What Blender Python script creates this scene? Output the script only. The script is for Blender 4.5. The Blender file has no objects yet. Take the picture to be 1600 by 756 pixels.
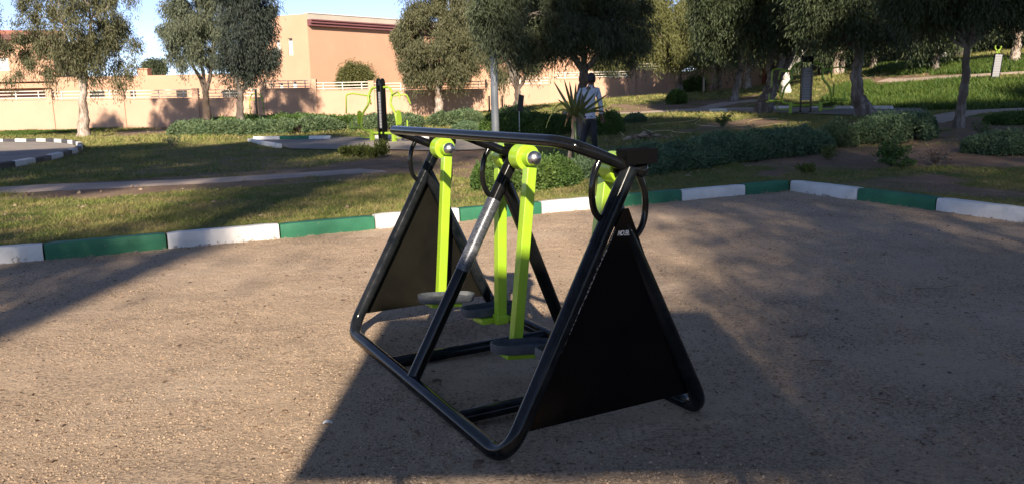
import bpy, bmesh, math, random
import numpy as np
from mathutils import Vector, Matrix

S = bpy.context.scene
COL = S.collection
R = math.radians

# ------------------------------------------------------------------ camera
F, PITCH, ROLL, CH = 1239.6, 0.1782, 0.0213, 1.5
cam_d = bpy.data.cameras.new('camera')
cam = bpy.data.objects.new('camera', cam_d)
COL.objects.link(cam)
cam.location = (0, 0, CH)
cam.rotation_mode = 'QUATERNION'
cam.rotation_quaternion = (Matrix.Rotation(math.pi/2 - PITCH, 3, 'X') @ Matrix.Rotation(-ROLL, 3, 'Z')).to_quaternion()
cam_d.sensor_width = 36
cam_d.lens = F/1600*36
cam_d.clip_end = 2000
cam_d.clip_start = 0.05
S.camera = cam

# ------------------------------------------------------------------ sky, sun, exposure
ELEV, AZ = R(28), R(0.5)
w = bpy.data.worlds.new('World')
S.world = w
w.use_nodes = True
nt = w.node_tree
sky = nt.nodes.new('ShaderNodeTexSky')
sky.sky_type = 'NISHITA'
sky.sun_disc = False
sky.sun_elevation = ELEV
sky.sun_rotation = math.pi + AZ
sky.air_density = 0.42
sky.dust_density = 0.0
sky.ozone_density = 2.6
tint = nt.nodes.new('ShaderNodeMix'); tint.data_type = 'RGBA'; tint.blend_type = 'MULTIPLY'
tint.inputs[0].default_value = 1.0; tint.inputs[7].default_value = (1.16, .93, .84, 1)
nt.links.new(sky.outputs[0], tint.inputs[6])
nt.links.new(tint.outputs[2], nt.nodes['Background'].inputs[0])
nt.nodes['Background'].inputs[1].default_value = 0.138
sd = bpy.data.lights.new('sun', 'SUN')
sd.energy = 4.9
sd.angle = R(0.8)
sd.color = (1.0, 0.87, 0.71)
sun = bpy.data.objects.new('sun', sd)
COL.objects.link(sun)
d = Vector((math.sin(AZ)*math.cos(ELEV), math.cos(AZ)*math.cos(ELEV), -math.sin(ELEV)))
sun.rotation_mode = 'QUATERNION'
sun.rotation_quaternion = d.to_track_quat('-Z', 'Y')
S.view_settings.view_transform = 'Standard'
S.view_settings.look = 'None'
S.view_settings.gamma = 1
S.view_settings.exposure = 1.0
S.cycles.max_bounces = 6
S.cycles.transparent_max_bounces = 8

# ------------------------------------------------------------------ helpers
def link(o, parent=None):
    COL.objects.link(o)
    if parent is not None:
        o.parent = parent
    return o

def tag(o, label=None, cat=None, group=None, kind=None):
    if label: o['label'] = label
    if cat: o['category'] = cat
    if group: o['group'] = group
    if kind: o['kind'] = kind
    return o

def empty(name, loc=(0, 0, 0), rz=0.0, label=None, cat=None, group=None):
    o = bpy.data.objects.new(name, None)
    o.location = loc
    o.rotation_euler = (0, 0, rz)
    o.empty_display_size = 0.2
    link(o)
    return tag(o, label, cat, group)

def copy_tree(o, parent=None):
    c = o.copy()
    COL.objects.link(c)
    c.parent = parent
    for ch in list(o.children):
        copy_tree(ch, c)
    return c

class MB:
    def __init__(s):
        s.v = []; s.f = []; s.sm = []
    def add(s, vs, fs, smooth=False):
        b = len(s.v)
        s.v += [tuple(map(float, p)) for p in vs]
        s.f += [tuple(i+b for i in f) for f in fs]
        s.sm += [smooth]*len(fs)
        return s
    def box(s, c, size, rot=None, taper=1.0):
        c = Vector(c); hx, hy, hz = [q/2 for q in size]
        vs = []
        for z, t in ((-hz, 1), (hz, taper)):
            for x, y in ((-hx, -hy), (hx, -hy), (hx, hy), (-hx, hy)):
                p = Vector((x*t, y*t, z))
                if rot is not None: p = rot @ p
                vs.append(c+p)
        return s.add(vs, [(3,2,1,0),(4,5,6,7),(0,1,5,4),(1,2,6,5),(2,3,7,6),(3,0,4,7)])
    def tube(s, pts, r, seg=14, caps=True, close=False, squash=None):
        pts = [Vector(p) for p in pts]
        n = len(pts)
        rs = r if hasattr(r, '__len__') else [r]*n
        T = []
        for i in range(n):
            if close:
                t = pts[(i+1) % n]-pts[i-1]
            else:
                t = pts[min(i+1, n-1)]-pts[max(i-1, 0)]
            T.append(t.normalized())
        up = Vector((0, 0, 1)) if abs(T[0].z) < .9 else Vector((1, 0, 0))
        N = (up-T[0]*up.dot(T[0])).normalized()
        vs = []; fs = []
        for i in range(n):
            if i:
                N = (N-T[i]*N.dot(T[i])).normalized()
            B = T[i].cross(N)
            for k in range(seg):
                a = 2*math.pi*k/seg
                vs.append(pts[i]+N*(math.cos(a)*rs[i])+B*(math.sin(a)*rs[i]))
        m = n if close else n-1
        for i in range(m):
            j = (i+1) % n
            for k in range(seg):
                k2 = (k+1) % seg
                fs.append((i*seg+k, i*seg+k2, j*seg+k2, j*seg+k))
        s.add(vs, fs, True)
        if caps and not close:
            b = len(s.v)-n*seg
            s.f.append(tuple(b+k for k in range(seg-1, -1, -1))); s.sm.append(False)
            s.f.append(tuple(b+(n-1)*seg+k for k in range(seg))); s.sm.append(False)
        return s
    def lathe(s, prof, org, axis, seg=24):
        # prof: list of (r, h) along axis
        axis = Vector(axis).normalized(); org = Vector(org)
        up = Vector((0, 0, 1)) if abs(axis.z) < .9 else Vector((1, 0, 0))
        A = (up-axis*up.dot(axis)).normalized(); B = axis.cross(A)
        vs = []; fs = []
        for r, h in prof:
            for k in range(seg):
                a = 2*math.pi*k/seg
                vs.append(org+axis*h+A*(r*math.cos(a))+B*(r*math.sin(a)))
        for i in range(len(prof)-1):
            for k in range(seg):
                k2 = (k+1) % seg
                fs.append((i*seg+k, i*seg+k2, (i+1)*seg+k2, (i+1)*seg+k))
        return s.add(vs, fs, True)
    def prism(s, poly, axis_vec):
        # poly: list of 3D points (planar, ccw seen from -axis side), extruded by axis_vec
        a = Vector(axis_vec); n = len(poly)
        vs = [Vector(p) for p in poly]+[Vector(p)+a for p in poly]
        fs = [tuple(range(n-1, -1, -1)), tuple(range(n, 2*n))]
        fs += [(i, (i+1) % n, n+(i+1) % n, n+i) for i in range(n)]
        return s.add(vs, fs)
    def build(s, name, m, parent=None, bevel=0.0, auto=True):
        me = bpy.data.meshes.new(name)
        me.from_pydata(s.v, [], s.f)
        me.polygons.foreach_set('use_smooth', s.sm)
        me.update()
        bm = bmesh.new(); bm.from_mesh(me)
        bmesh.ops.recalc_face_normals(bm, faces=bm.faces)
        bm.to_mesh(me); bm.free()
        if auto and any(s.sm):
            try: me.set_sharp_from_angle(angle=R(45))
            except Exception: pass
        o = bpy.data.objects.new(name, me)
        me.materials.append(m)
        link(o, parent)
        if bevel:
            b = o.modifiers.new('bevel', 'BEVEL'); b.width = bevel; b.segments = 2; b.limit_method = 'ANGLE'
        return o

def np_mesh(name, V, Fc, m, parent=None, smooth=False):
    """V (n,3), Fc (m,k) constant face size"""
    me = bpy.data.meshes.new(name)
    n, k = Fc.shape
    me.vertices.add(len(V)); me.vertices.foreach_set('co', np.asarray(V, np.float32).ravel())
    me.loops.add(n*k); me.loops.foreach_set('vertex_index', np.asarray(Fc, np.int32).ravel())
    me.polygons.add(n)
    me.polygons.foreach_set('loop_start', np.arange(0, n*k, k, dtype=np.int32))
    me.polygons.foreach_set('loop_total', np.full(n, k, np.int32))
    if smooth: me.polygons.foreach_set('use_smooth', np.ones(n, bool))
    me.update(calc_edges=True)
    me.validate()
    me.materials.append(m)
    o = bpy.data.objects.new(name, me)
    return link(o, parent)

def bend(pts, r, n=7):
    """polyline with rounded corners"""
    pts = [Vector(p) for p in pts]
    out = [pts[0]]
    for i in range(1, len(pts)-1):
        rr = r[i] if isinstance(r, dict) else r
        a = (pts[i-1]-pts[i]); b = (pts[i+1]-pts[i])
        rr = min(rr, a.length*.49 if i > 1 else a.length*.95, b.length*.49 if i < len(pts)-2 else b.length*.95)
        p0 = pts[i]+a.normalized()*rr; p2 = pts[i]+b.normalized()*rr
        for k in range(n+1):
            t = k/n
            out.append(p0*(1-t)**2+pts[i]*2*t*(1-t)+p2*t*t)
    out.append(pts[-1])
    return out

# ---- value noise in numpy (world space)
_rng0 = np.random.default_rng(11)
_tab = _rng0.random((64, 64))
def vnoise(x, y, sc):
    x = np.asarray(x, float)/sc; y = np.asarray(y, float)/sc
    xi = np.floor(x).astype(int); yi = np.floor(y).astype(int)
    fx = x-xi; fy = y-yi
    fx = fx*fx*(3-2*fx); fy = fy*fy*(3-2*fy)
    a = _tab[xi % 64, yi % 64]; b = _tab[(xi+1) % 64, yi % 64]
    c = _tab[xi % 64, (yi+1) % 64]; e = _tab[(xi+1) % 64, (yi+1) % 64]
    return (a*(1-fx)+b*fx)*(1-fy)+(c*(1-fx)+e*fx)*fy
def fbm(x, y, sc, o=4):
    s = 0; a = 1; t = 0
    for i in range(o):
        s = s+a*vnoise(np.asarray(x)+17.3*i, np.asarray(y)-9.1*i, sc/2**i); t += a; a *= .5
    return s/t

# ------------------------------------------------------------------ pixel ray of the surveyed viewpoint -> world ground
def ray(px, py):
    X, Z = (px-800)/F, -(py-378)/F
    r = -ROLL
    X, Z = X*math.cos(r)-Z*math.sin(r), X*math.sin(r)+Z*math.cos(r)
    c, s_ = math.cos(PITCH), math.sin(PITCH)
    return np.array([X, c+Z*s_, -s_+Z*c])
def at(px, py, Y):
    v = ray(px, py); t = Y/v[1]
    return np.array([v[0]*t, Y, CH+v[2]*t])

CTRL = [(60,205,56),(130,215,43),(300,197,57),(440,190,57),(600,188,57),(700,182,57),(850,163,57),(930,158,57),(1000,153,57),
        (1100,148,57),(1190,136,57),(600,218,29),(776,230,25),(925,234,19),(912,216,24),(1450,213,20),(1255,172,36),
        (1350,182,28),(1500,201,21),(1400,125,40),(1420,101,47),(1590,97,38),(1560,121,33),(1500,166,27),(1300,120,46),
        (1160,150,46),(1060,147,48),(1240,172,34),(325,205,43),(1000,200,24),(1100,180,34),(1590,168,28),(1560,200,19)]
_cp = np.array([at(*c) for c in CTRL])
_ex = [(x, y, .12) for x, y in ((-9,8),(-6,11),(-3,11.5),(0,12.5),(3,14),(-4,15),(1,15.5),(-10,14),(5.5,14),(7,11),(8,8),(9,3),(9,-10),(-12,0),(-20,-20),(0,-30),(20,-25),(-20,15),(0,18))]
_ex += [(-90,60,0.0),(-60,120,0.),(0,120,1.5),(60,120,6),(60,50,5),(70,10,3),(40,20,2.2),(28,12,1.0),(-50,20,0),(70,-30,2),(-70,-60,0),(40,70,5),(15,80,3.5),(22,14,.8),(14,14,.25)]
_cp = np.vstack([_cp, np.array(_ex)])
def _U(r2):
    return 0.5*r2*np.log(r2+1e-6)
_n = len(_cp)
_K = _U(((_cp[:, None, :2]-_cp[None, :, :2])**2).sum(-1))+np.eye(_n)*8.0
_P = np.hstack([np.ones((_n, 1)), _cp[:, :2]])
_M = np.block([[_K, _P], [_P.T, np.zeros((3, 3))]])
_sol = np.linalg.solve(_M, np.concatenate([_cp[:, 2], np.zeros(3)]))
# court corner and kerb directions
CC = np.array([4.33, 12.27]); DA = np.array([-.899, -.437]); DB = np.array([.385, -.923])
DA /= np.linalg.norm(DA); DB /= np.linalg.norm(DB)
_inv = np.linalg.inv(np.array([DA, DB]).T)
def to_st(x, y):
    x = np.asarray(x, float); y = np.asarray(y, float)
    return _inv[0, 0]*(x-CC[0])+_inv[0, 1]*(y-CC[1]), _inv[1, 0]*(x-CC[0])+_inv[1, 1]*(y-CC[1])
def ground(x, y, court=True):
    x = np.atleast_1d(np.asarray(x, float)); y = np.atleast_1d(np.asarray(y, float))
    out = np.empty(x.shape)
    for i in range(0, x.size, 40000):
        xs, ys = x[i:i+40000], y[i:i+40000]
        r2 = (xs[:, None]-_cp[None, :, 0])**2+(ys[:, None]-_cp[None, :, 1])**2
        out[i:i+40000] = _U(r2)@_sol[:_n]+_sol[_n]+_sol[_n+1]*xs+_sol[_n+2]*ys
    s_, t_ = to_st(x, y)
    dist = -np.minimum(s_, t_)
    wgt = np.clip((dist-1)/6, 0, 1)
    out = .13*(1-wgt)+out*wgt
    out = out+(fbm(x, y, 3.0, 3)-.5)*.09*np.clip(dist/3, 0, 1)
    if court:
        out = np.where((s_ > .0) & (t_ > .0), -.06, out)
    return out
def gz(x, y):
    return float(ground(x, y)[0])
def G(px, py):
    """ground point seen at a pixel of the survey view"""
    v = ray(px, py)
    t = 3.0; prev = t
    while t < 250:
        p = v*t
        if CH+p[2] < ground(p[0], p[1], False)[0]:
            break
        prev = t; t += max(.15, t*.015)
    a, b = prev, t
    for _ in range(14):
        m = (a+b)/2; p = v*m
        if CH+p[2] < ground(p[0], p[1], False)[0]: b = m
        else: a = m
    p = v*b
    return np.array([p[0], p[1], ground(p[0], p[1], False)[0]])

# ------------------------------------------------------------------ materials
class NM:
    def __init__(s, name):
        s.m = bpy.data.materials.new(name); s.m.use_nodes = True
        s.t = s.m.node_tree; s.b = s.t.nodes['Principled BSDF']
        s.tc = s.t.nodes.new('ShaderNodeTexCoord')
    def n(s, typ, **kw):
        x = s.t.nodes.new(typ)
        for k, v in kw.items(): setattr(x, k, v)
        return x
    def lk(s, a, b): s.t.links.new(a, b)
    def noise(s, scale, detail=4, rough=.55, vec=None, stretch=None):
        x = s.n('ShaderNodeTexNoise'); x.inputs['Scale'].default_value = scale
        x.inputs['Detail'].default_value = detail; x.inputs['Roughness'].default_value = rough
        v = vec or s.tc.outputs['Object']
        if stretch:
            mp = s.n('ShaderNodeMapping'); mp.inputs['Scale'].default_value = stretch
            s.lk(v, mp.inputs[0]); v = mp.outputs[0]
        s.lk(v, x.inputs['Vector'])
        return x.outputs['Fac']
    def ramp(s, fac, stops):
        x = s.n('ShaderNodeValToRGB'); cr = x.color_ramp
        while len(cr.elements) < len(stops): cr.elements.new(.5)
        for e, (p, c) in zip(cr.elements, stops):
            e.position = p; e.color = (c, c, c, 1) if not hasattr(c, '__len__') else (*c, 1)
        s.lk(fac, x.inputs[0]); return x.outputs[0]
    def mix(s, fac, a, b, mode='MIX'):
        x = s.n('ShaderNodeMix', data_type='RGBA', blend_type=mode)
        for i, v in ((0, fac), (6, a), (7, b)):
            if hasattr(v, 'links'): s.lk(v, x.inputs[i])
            elif i == 0: x.inputs[0].default_value = v
            else: x.inputs[i].default_value = (*v, 1)
        return x.outputs[2]
    def bump(s, h, strength=.3, dist=.01, prev=None):
        x = s.n('ShaderNodeBump'); x.inputs['Strength'].default_value = strength
        x.inputs['Distance'].default_value = dist
        s.lk(h, x.inputs['Height'])
        if prev: s.lk(prev, x.inputs['Normal'])
        return x.outputs[0]
    def attr(s, name):
        x = s.n('ShaderNodeAttribute', attribute_name=name); return x.outputs['Fac']
    def fin(s, col=None, rough=.8, normal=None, metal=0, coat=0, spec=.5):
        if col is not None:
            if hasattr(col, 'links'): s.lk(col, s.b.inputs['Base Color'])
            else: s.b.inputs['Base Color'].default_value = (*col, 1)
        if hasattr(rough, 'links'): s.lk(rough, s.b.inputs['Roughness'])
        else: s.b.inputs['Roughness'].default_value = rough
        s.b.inputs['Metallic'].default_value = metal
        s.b.inputs['Coat Weight'].default_value = coat
        s.b.inputs['Specular IOR Level'].default_value = spec
        if normal: s.lk(normal, s.b.inputs['Normal'])
        return s.m

def leaf_mat(name, c1, c2, c3, rough=.6, scale=1.2, trans=.25):
    n = NM(name)
    g = n.n('ShaderNodeNewGeometry')
    big = n.noise(scale, 3)
    col = n.mix(n.ramp(big, [(.35, 0.), (.65, 1.)]), c1, c2)
    col = n.mix(n.ramp(g.outputs['Random Per Island'], [(.55, 0.), (1., 1.)]), col, c3)
    n.fin(col, rough, spec=.35)
    tr = n.n('ShaderNodeBsdfTranslucent'); n.lk(col, tr.inputs[0])
    mx = n.n('ShaderNodeMixShader'); mx.inputs[0].default_value = trans
    n.lk(n.b.outputs[0], mx.inputs[1]); n.lk(tr.outputs[0], mx.inputs[2])
    n.lk(mx.outputs[0], n.t.nodes['Material Output'].inputs[0])
    return n.m

M = {}
def mk_mats():
    # gravel court
    n = NM('compacted_gravel')
    a = n.noise(.55, 5); b = n.noise(7, 5, .65); c = n.noise(60, 4, .7)
    col = n.mix(n.ramp(a, [(.3, 0.), (.7, 1.)]), (.60, .44, .295), (.69, .515, .36))
    col = n.mix(n.ramp(b, [(.35, 0.), (.75, .55)]), col, (.48, .345, .225))
    col = n.mix(n.ramp(c, [(.3, .45), (.5, 0.)]), col, (.17, .125, .10))
    col = n.mix(n.ramp(c, [(.62, 0.), (.8, .35)]), col, (.68, .57, .45))
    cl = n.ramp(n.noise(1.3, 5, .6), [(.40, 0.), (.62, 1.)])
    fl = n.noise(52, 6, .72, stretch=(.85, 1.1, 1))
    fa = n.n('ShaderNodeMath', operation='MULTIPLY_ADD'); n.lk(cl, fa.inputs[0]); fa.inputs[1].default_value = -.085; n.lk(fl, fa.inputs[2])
    col = n.mix(n.ramp(fa.outputs[0], [(.375, .85), (.42, 0.)]), col, (.24, .17, .115))  # dark flecks painted in clusters for the small shadows of clods
    wide = n.noise(.9, 3, .5)
    col = n.mix(n.ramp(wide, [(.55, 0.), (.72, .35)]), col, (.70, .57, .43))
    pit = n.noise(19, 7, .75)
    col = n.mix(n.ramp(pit, [(.34, .55), (.45, 0.)]), col, (.24, .175, .13))  # shade of small pits put into the colour
    vor = n.n('ShaderNodeTexVoronoi'); vor.inputs['Scale'].default_value = 55
    n.lk(n.tc.outputs['Object'], vor.inputs['Vector'])
    nb = n.bump(n.noise(13, 9, .78), 1.0, .045)
    nb = n.bump(n.noise(45, 8, .82), .8, .010, nb)
    nb = n.bump(n.noise(6, 5, .6), .6, .03, nb)
    nb = n.bump(vor.outputs['Distance'], .6, .007, nb)
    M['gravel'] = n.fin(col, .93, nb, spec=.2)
    # terrain
    n = NM('park_ground')
    big = n.noise(.35, 5); mid = n.noise(1.6, 5, .65); fine = n.noise(22, 5, .7)
    grass = n.mix(n.ramp(mid, [(.42, 0.), (.62, 1.)]), (.105, .135, .03), (.22, .18, .075))
    grass = n.mix(n.ramp(fine, [(.3, .7), (.55, 0.)]), grass, (.045, .05, .018))
    soil = n.mix(n.ramp(mid, [(.35, 0.), (.7, 1.)]), (.24, .155, .10), (.34, .24, .165))
    soil = n.mix(n.ramp(fine, [(.35, .7), (.6, 0.)]), soil, (.13, .088, .06))
    lush = n.mix(n.ramp(fine, [(.35, 0.), (.65, 1.)]), (.03, .06, .012), (.07, .12, .02))
    dm = n.n('ShaderNodeMath', operation='MULTIPLY_ADD')
    n.lk(fine, dm.inputs[0]); dm.inputs[1].default_value = .6; n.lk(n.attr('dirt'), dm.inputs[2])
    dirt = n.ramp(dm.outputs[0], [(.6, 0.), (.95, 1.)])
    col = n.mix(n.attr('lush'), grass, lush)
    col = n.mix(dirt, col, soil)
    nb = n.bump(n.noise(14, 6, .7), .9, .05)
    M['ground'] = n.fin(col, .95, nb, spec=.15)
    # path
    n = NM('worn_concrete_path')
    a = n.noise(1.1, 5); c = n.noise(30, 5, .7)
    col = n.mix(n.ramp(a, [(.35, 0.), (.65, 1.)]), (.40, .32, .26), (.48, .37, .29))
    col = n.mix(n.ramp(c, [(.3, .5), (.5, 0.)]), col, (.15, .12, .10))
    M['path'] = n.fin(col, .9, n.bump(c, .5, .01), spec=.2)
    n = NM('grey_asphalt')
    c = n.noise(45, 5, .7); a = n.noise(.8, 4)
    col = n.mix(n.ramp(a, [(.35, 0.), (.65, 1.)]), (.27, .235, .205), (.34, .295, .25))
    col = n.mix(n.ramp(c, [(.3, .6), (.55, 0.)]), col, (.15, .135, .12))
    M['asphalt'] = n.fin(col, .92, n.bump(c, .5, .01), spec=.2)
    # kerb paints
    def paint(key, base, dark, chip):
        n = NM(key+'_kerb_paint')
        oi = n.n('ShaderNodeObjectInfo')
        ad = n.n('ShaderNodeVectorMath', operation='ADD')
        n.lk(n.tc.outputs['Object'], ad.inputs[0])
        sc = n.n('ShaderNodeVectorMath', operation='SCALE'); sc.inputs[0].default_value = (37, 19, 5)
        n.lk(oi.outputs['Random'], sc.inputs['Scale']); n.lk(sc.outputs[0], ad.inputs[1])
        v = ad.outputs[0]
        col = n.mix(n.ramp(n.noise(5, 5, .6, v), [(.35, 0.), (.7, 1.)]), base, dark)
        sx = n.n('ShaderNodeSeparateXYZ'); n.lk(n.tc.outputs['Object'], sx.inputs[0])
        low = n.ramp(sx.outputs['Z'], [(0.0, .16), (.03, .04), (.09, .0)])
        ma = n.n('ShaderNodeMath', operation='ADD'); n.lk(n.noise(13, 6, .75, v), ma.inputs[0]); n.lk(low, ma.inputs[1])
        chipm = n.ramp(ma.outputs[0], [(.665, 0.), (.70, 1.)])
        col = n.mix(chipm, col, chip)
        nb = n.bump(n.noise(22, 5, .7, v), .35, .012)
        nb = n.bump(chipm, -.5, .004, nb) if False else nb
        M[key] = n.fin(col, .6, nb, spec=.4)
    paint('white', (.74, .72, .69), (.62, .60, .56), (.30, .25, .20))
    paint('green', (.020, .13, .065), (.028, .16, .085), (.24, .21, .15))
    paint('black', (.05, .05, .05), (.09, .085, .08), (.2, .17, .14))
    # glossy black machine paint
    n = NM('gloss_black_paint')
    dust = n.ramp(n.noise(3, 6, .7), [(.45, 0.), (.75, 1.)])
    sp = n.ramp(n.noise(90, 4, .7, stretch=(1, 1, .3)), [(.68, 0.), (.74, 1.)])
    col = n.mix(dust, (.004, .0045, .005), (.010, .0095, .009))
    col = n.mix(sp, col, (.05, .048, .043))
    rg = n.ramp(n.noise(12, 5, .7), [(.3, .07), (.8, .14)])
    M['black_tube'] = n.fin(col, rg, n.bump(n.noise(14, 3), .04, .001), coat=.0, spec=.28)
    n = NM('dusty_base_paint')
    dust = n.ramp(n.noise(6, 6, .7), [(.4, 0.), (.72, 1.)])
    scr = n.ramp(n.noise(60, 5, .75, stretch=(1, 1, .5)), [(.66, 0.), (.72, 1.)])
    col = n.mix(dust, (.0035, .0055, .007), (.020, .021, .023))
    col = n.mix(scr, col, (.06, .056, .05))
    M['base_tube'] = n.fin(col, n.ramp(dust, [(0., .08), (1., .24)]), n.bump(n.noise(14, 3), .05, .0015), spec=.18)
    n = NM('black_sheet_steel')
    dust = n.ramp(n.noise(2.2, 6, .7), [(.4, 0.), (.8, 1.)])
    scr = n.ramp(n.noise(26, 6, .8, stretch=(1, 1, .18)), [(.66, 0.), (.70, 1.)])
    col = n.mix(dust, (.002, .0021, .0022), (.0045, .0042, .004))
    col = n.mix(scr, col, (.022, .02, .018))
    M['panel'] = n.fin(col, n.ramp(dust, [(0., .12), (1., .2)]), n.bump(n.noise(3, 2), .06, .006), spec=.2)
    n = NM('matte_black_bracket'); M['bracket'] = n.fin((.003, .003, .003), .5, spec=.06)
    n = NM('dusty_panel_steel')
    dust = n.ramp(n.noise(3.2, 6, .75), [(.3, 0.), (.8, 1.)])
    scr = n.ramp(n.noise(40, 6, .8, stretch=(1, 1, .25)), [(.64, 0.), (.70, 1.)])
    col = n.mix(dust, (.004, .0038, .0028), (.011, .010, .007))
    col = n.mix(scr, col, (.05, .045, .032))
    M['panel_dusty'] = n.fin(col, .5, spec=.12)
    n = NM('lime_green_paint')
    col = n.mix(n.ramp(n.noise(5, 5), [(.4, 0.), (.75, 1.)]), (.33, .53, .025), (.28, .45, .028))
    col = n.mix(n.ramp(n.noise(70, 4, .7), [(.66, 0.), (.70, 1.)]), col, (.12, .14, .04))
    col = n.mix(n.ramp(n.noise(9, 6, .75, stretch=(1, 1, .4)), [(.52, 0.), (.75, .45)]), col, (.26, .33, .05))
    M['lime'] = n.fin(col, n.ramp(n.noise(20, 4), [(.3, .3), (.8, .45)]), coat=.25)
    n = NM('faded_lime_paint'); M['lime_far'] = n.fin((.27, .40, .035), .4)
    n = NM('brushed_steel_cap'); M['steel'] = n.fin((.42, .42, .42), n.ramp(n.noise(60, 4), [(.3, .28), (.8, .5)]), metal=1)
    n = NM('grey_rubber')
    col = n.mix(n.ramp(n.noise(14, 6, .7), [(.4, 0.), (.7, 1.)]), (.040, .050, .060), (.10, .105, .11))
    M['rubber'] = n.fin(col, .65, n.bump(n.noise(60, 4), .25, .003))
    n = NM('weathered_silver_label')
    col = n.mix(n.ramp(n.noise(30, 5, .7, stretch=(3, 1, 9)), [(.42, 0.), (.55, 1.)]), (.035, .04, .05), (.11, .115, .13))
    col = n.mix(n.ramp(n.noise(12, 5, .7), [(.52, 0.), (.68, .7)]), col, (.20, .20, .215))
    M['label'] = n.fin(col, .32, n.bump(n.noise(30, 4), .3, .003), metal=.35)
    n = NM('galvanised_pole_paint')
    col = n.mix(n.ramp(n.noise(6, 5, stretch=(1, 1, .1)), [(.3, 0.), (.7, 1.)]), (.16, .175, .19), (.25, .26, .265))
    M['pole'] = n.fin(col, .35, metal=.35)
    n = NM('weld_bead'); M['weld'] = n.fin(n.mix(n.ramp(n.noise(130, 3), [(.45, 0.), (.6, 1.)]), (.015, .014, .013), (.5, .45, .38)), .4)
    n = NM('white_marker'); M['marker'] = n.fin((.8, .74, .66), .6)
    # render walls
    def render(key, c1, c2, bsc=1.0):
        n = NM(key)
        col = n.mix(n.ramp(n.noise(.5, 5, .6), [(.35, 0.), (.7, 1.)]), c1, c2)
        col = n.mix(n.ramp(n.noise(1.5, 6, .7, stretch=(1, 1, .25)), [(.55, 0.), (.8, .35)]), col, tuple(q*.75 for q in c1))
        M[key] = n.fin(col, .92, n.bump(n.noise(30, 5, .6), .25, .01), spec=.15)
    render('wall_peach', (.53, .335, .235), (.59, .38, .27))
    render('building_peach', (.53, .31, .205), (.57, .34, .225))
    render('roof_red', (.42, .16, .10), (.48, .20, .13))
    render('maroon', (.20, .085, .09), (.24, .10, .105))
    render('parapet_grey', (.42, .38, .31), (.50, .45, .37))
    render('rust_wall', (.26, .085, .045), (.32, .11, .06))
    n = NM('white_railing'); M['rail'] = n.fin(n.mix(n.ramp(n.noise(3, 4), [(.4, 0.), (.7, 1.)]), (.70, .66, .58), (.56, .51, .42)), .5)
    n = NM('white_shutter')
    wv = n.n('ShaderNodeTexWave', bands_direction='Z'); wv.inputs['Scale'].default_value = 6
    n.lk(n.tc.outputs['Object'], wv.inputs[0])
    M['shutter'] = n.fin(n.mix(n.ramp(wv.outputs['Fac'], [(0., 0.), (.4, 1.)]), (.6, .62, .6), (.8, .8, .78)), .5)
    n = NM('dark_recess'); M['dark'] = n.fin((.035, .028, .024), .8)
    n = NM('brown_window'); M['brown'] = n.fin((.20, .06, .03), .4)
    # bark
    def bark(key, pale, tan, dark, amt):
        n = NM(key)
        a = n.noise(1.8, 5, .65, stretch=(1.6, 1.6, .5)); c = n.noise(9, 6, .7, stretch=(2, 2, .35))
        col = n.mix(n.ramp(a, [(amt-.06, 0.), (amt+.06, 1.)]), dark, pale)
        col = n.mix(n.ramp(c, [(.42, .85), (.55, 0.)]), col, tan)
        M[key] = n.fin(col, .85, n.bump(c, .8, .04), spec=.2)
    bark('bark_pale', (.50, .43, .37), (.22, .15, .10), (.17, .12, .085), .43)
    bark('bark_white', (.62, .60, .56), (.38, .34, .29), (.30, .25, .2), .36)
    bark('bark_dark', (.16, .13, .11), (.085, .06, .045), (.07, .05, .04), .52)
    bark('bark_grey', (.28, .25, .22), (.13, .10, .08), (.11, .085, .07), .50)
    # foliage
    M['leaf_olive'] = leaf_mat('olive_eucalyptus_leaves', (0.121, 0.126, 0.061), (0.163, 0.158, 0.079), (0.063, 0.071, 0.038))
    M['leaf_grey'] = leaf_mat('grey_eucalyptus_leaves', (0.127, 0.149, 0.097), (0.171, 0.187, 0.116), (0.066, 0.086, 0.055))
    M['leaf_dark'] = leaf_mat('dark_eucalyptus_leaves', (0.076, 0.097, 0.052), (0.112, 0.136, 0.067), (0.045, 0.058, 0.033))
    M['leaf_shade'] = leaf_mat('shaded_eucalyptus_leaves', (.045, .060, .046), (.062, .078, .058), (.026, .034, .028))  # darker bluish leaves: the tree's shade is put into their colour
    M['leaf_deep'] = leaf_mat('shade_deepened_green_leaves', (0.048, 0.068, 0.029), (0.071, 0.093, 0.037), (0.027, 0.041, 0.020), trans=.15)  # very dark leaf colour stands in for shade on the right-hand crowns
    M['leaf_yellow'] = leaf_mat('yellow_green_leaves', (.14, .15, .05), (.18, .18, .06), (.08, .09, .035))
    M['hedge_sage'] = leaf_mat('sage_hedge_leaves', (0.104, 0.160, 0.072), (0.159, 0.213, 0.098), (0.048, 0.084, 0.041), scale=1.5)
    M['hedge_blue'] = leaf_mat('grey_green_hedge_leaves', (0.106, 0.182, 0.096), (0.164, 0.236, 0.118), (0.050, 0.091, 0.045), scale=1.5)
    M['hedge_green'] = leaf_mat('green_hedge_leaves', (0.069, 0.137, 0.031), (0.116, 0.185, 0.039), (0.039, 0.072, 0.021), scale=1.5)
    M['weed'] = leaf_mat('weed_leaves', (.11, .14, .028), (.16, .17, .035), (.06, .085, .02), scale=2)
    M['yucca'] = leaf_mat('yucca_leaves', (.05, .09, .025), (.08, .12, .035), (.11, .13, .05), rough=.35, scale=3)
    M['yucca_dry'] = leaf_mat('dry_yucca_leaves', (.30, .22, .12), (.24, .17, .09), (.18, .12, .07), rough=.6, scale=3)
    # grass blades: same patches as ground
    n = NM('grass_blades')
    g = n.n('ShaderNodeNewGeometry')
    mid = n.noise(1.6, 5, .65)
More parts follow.
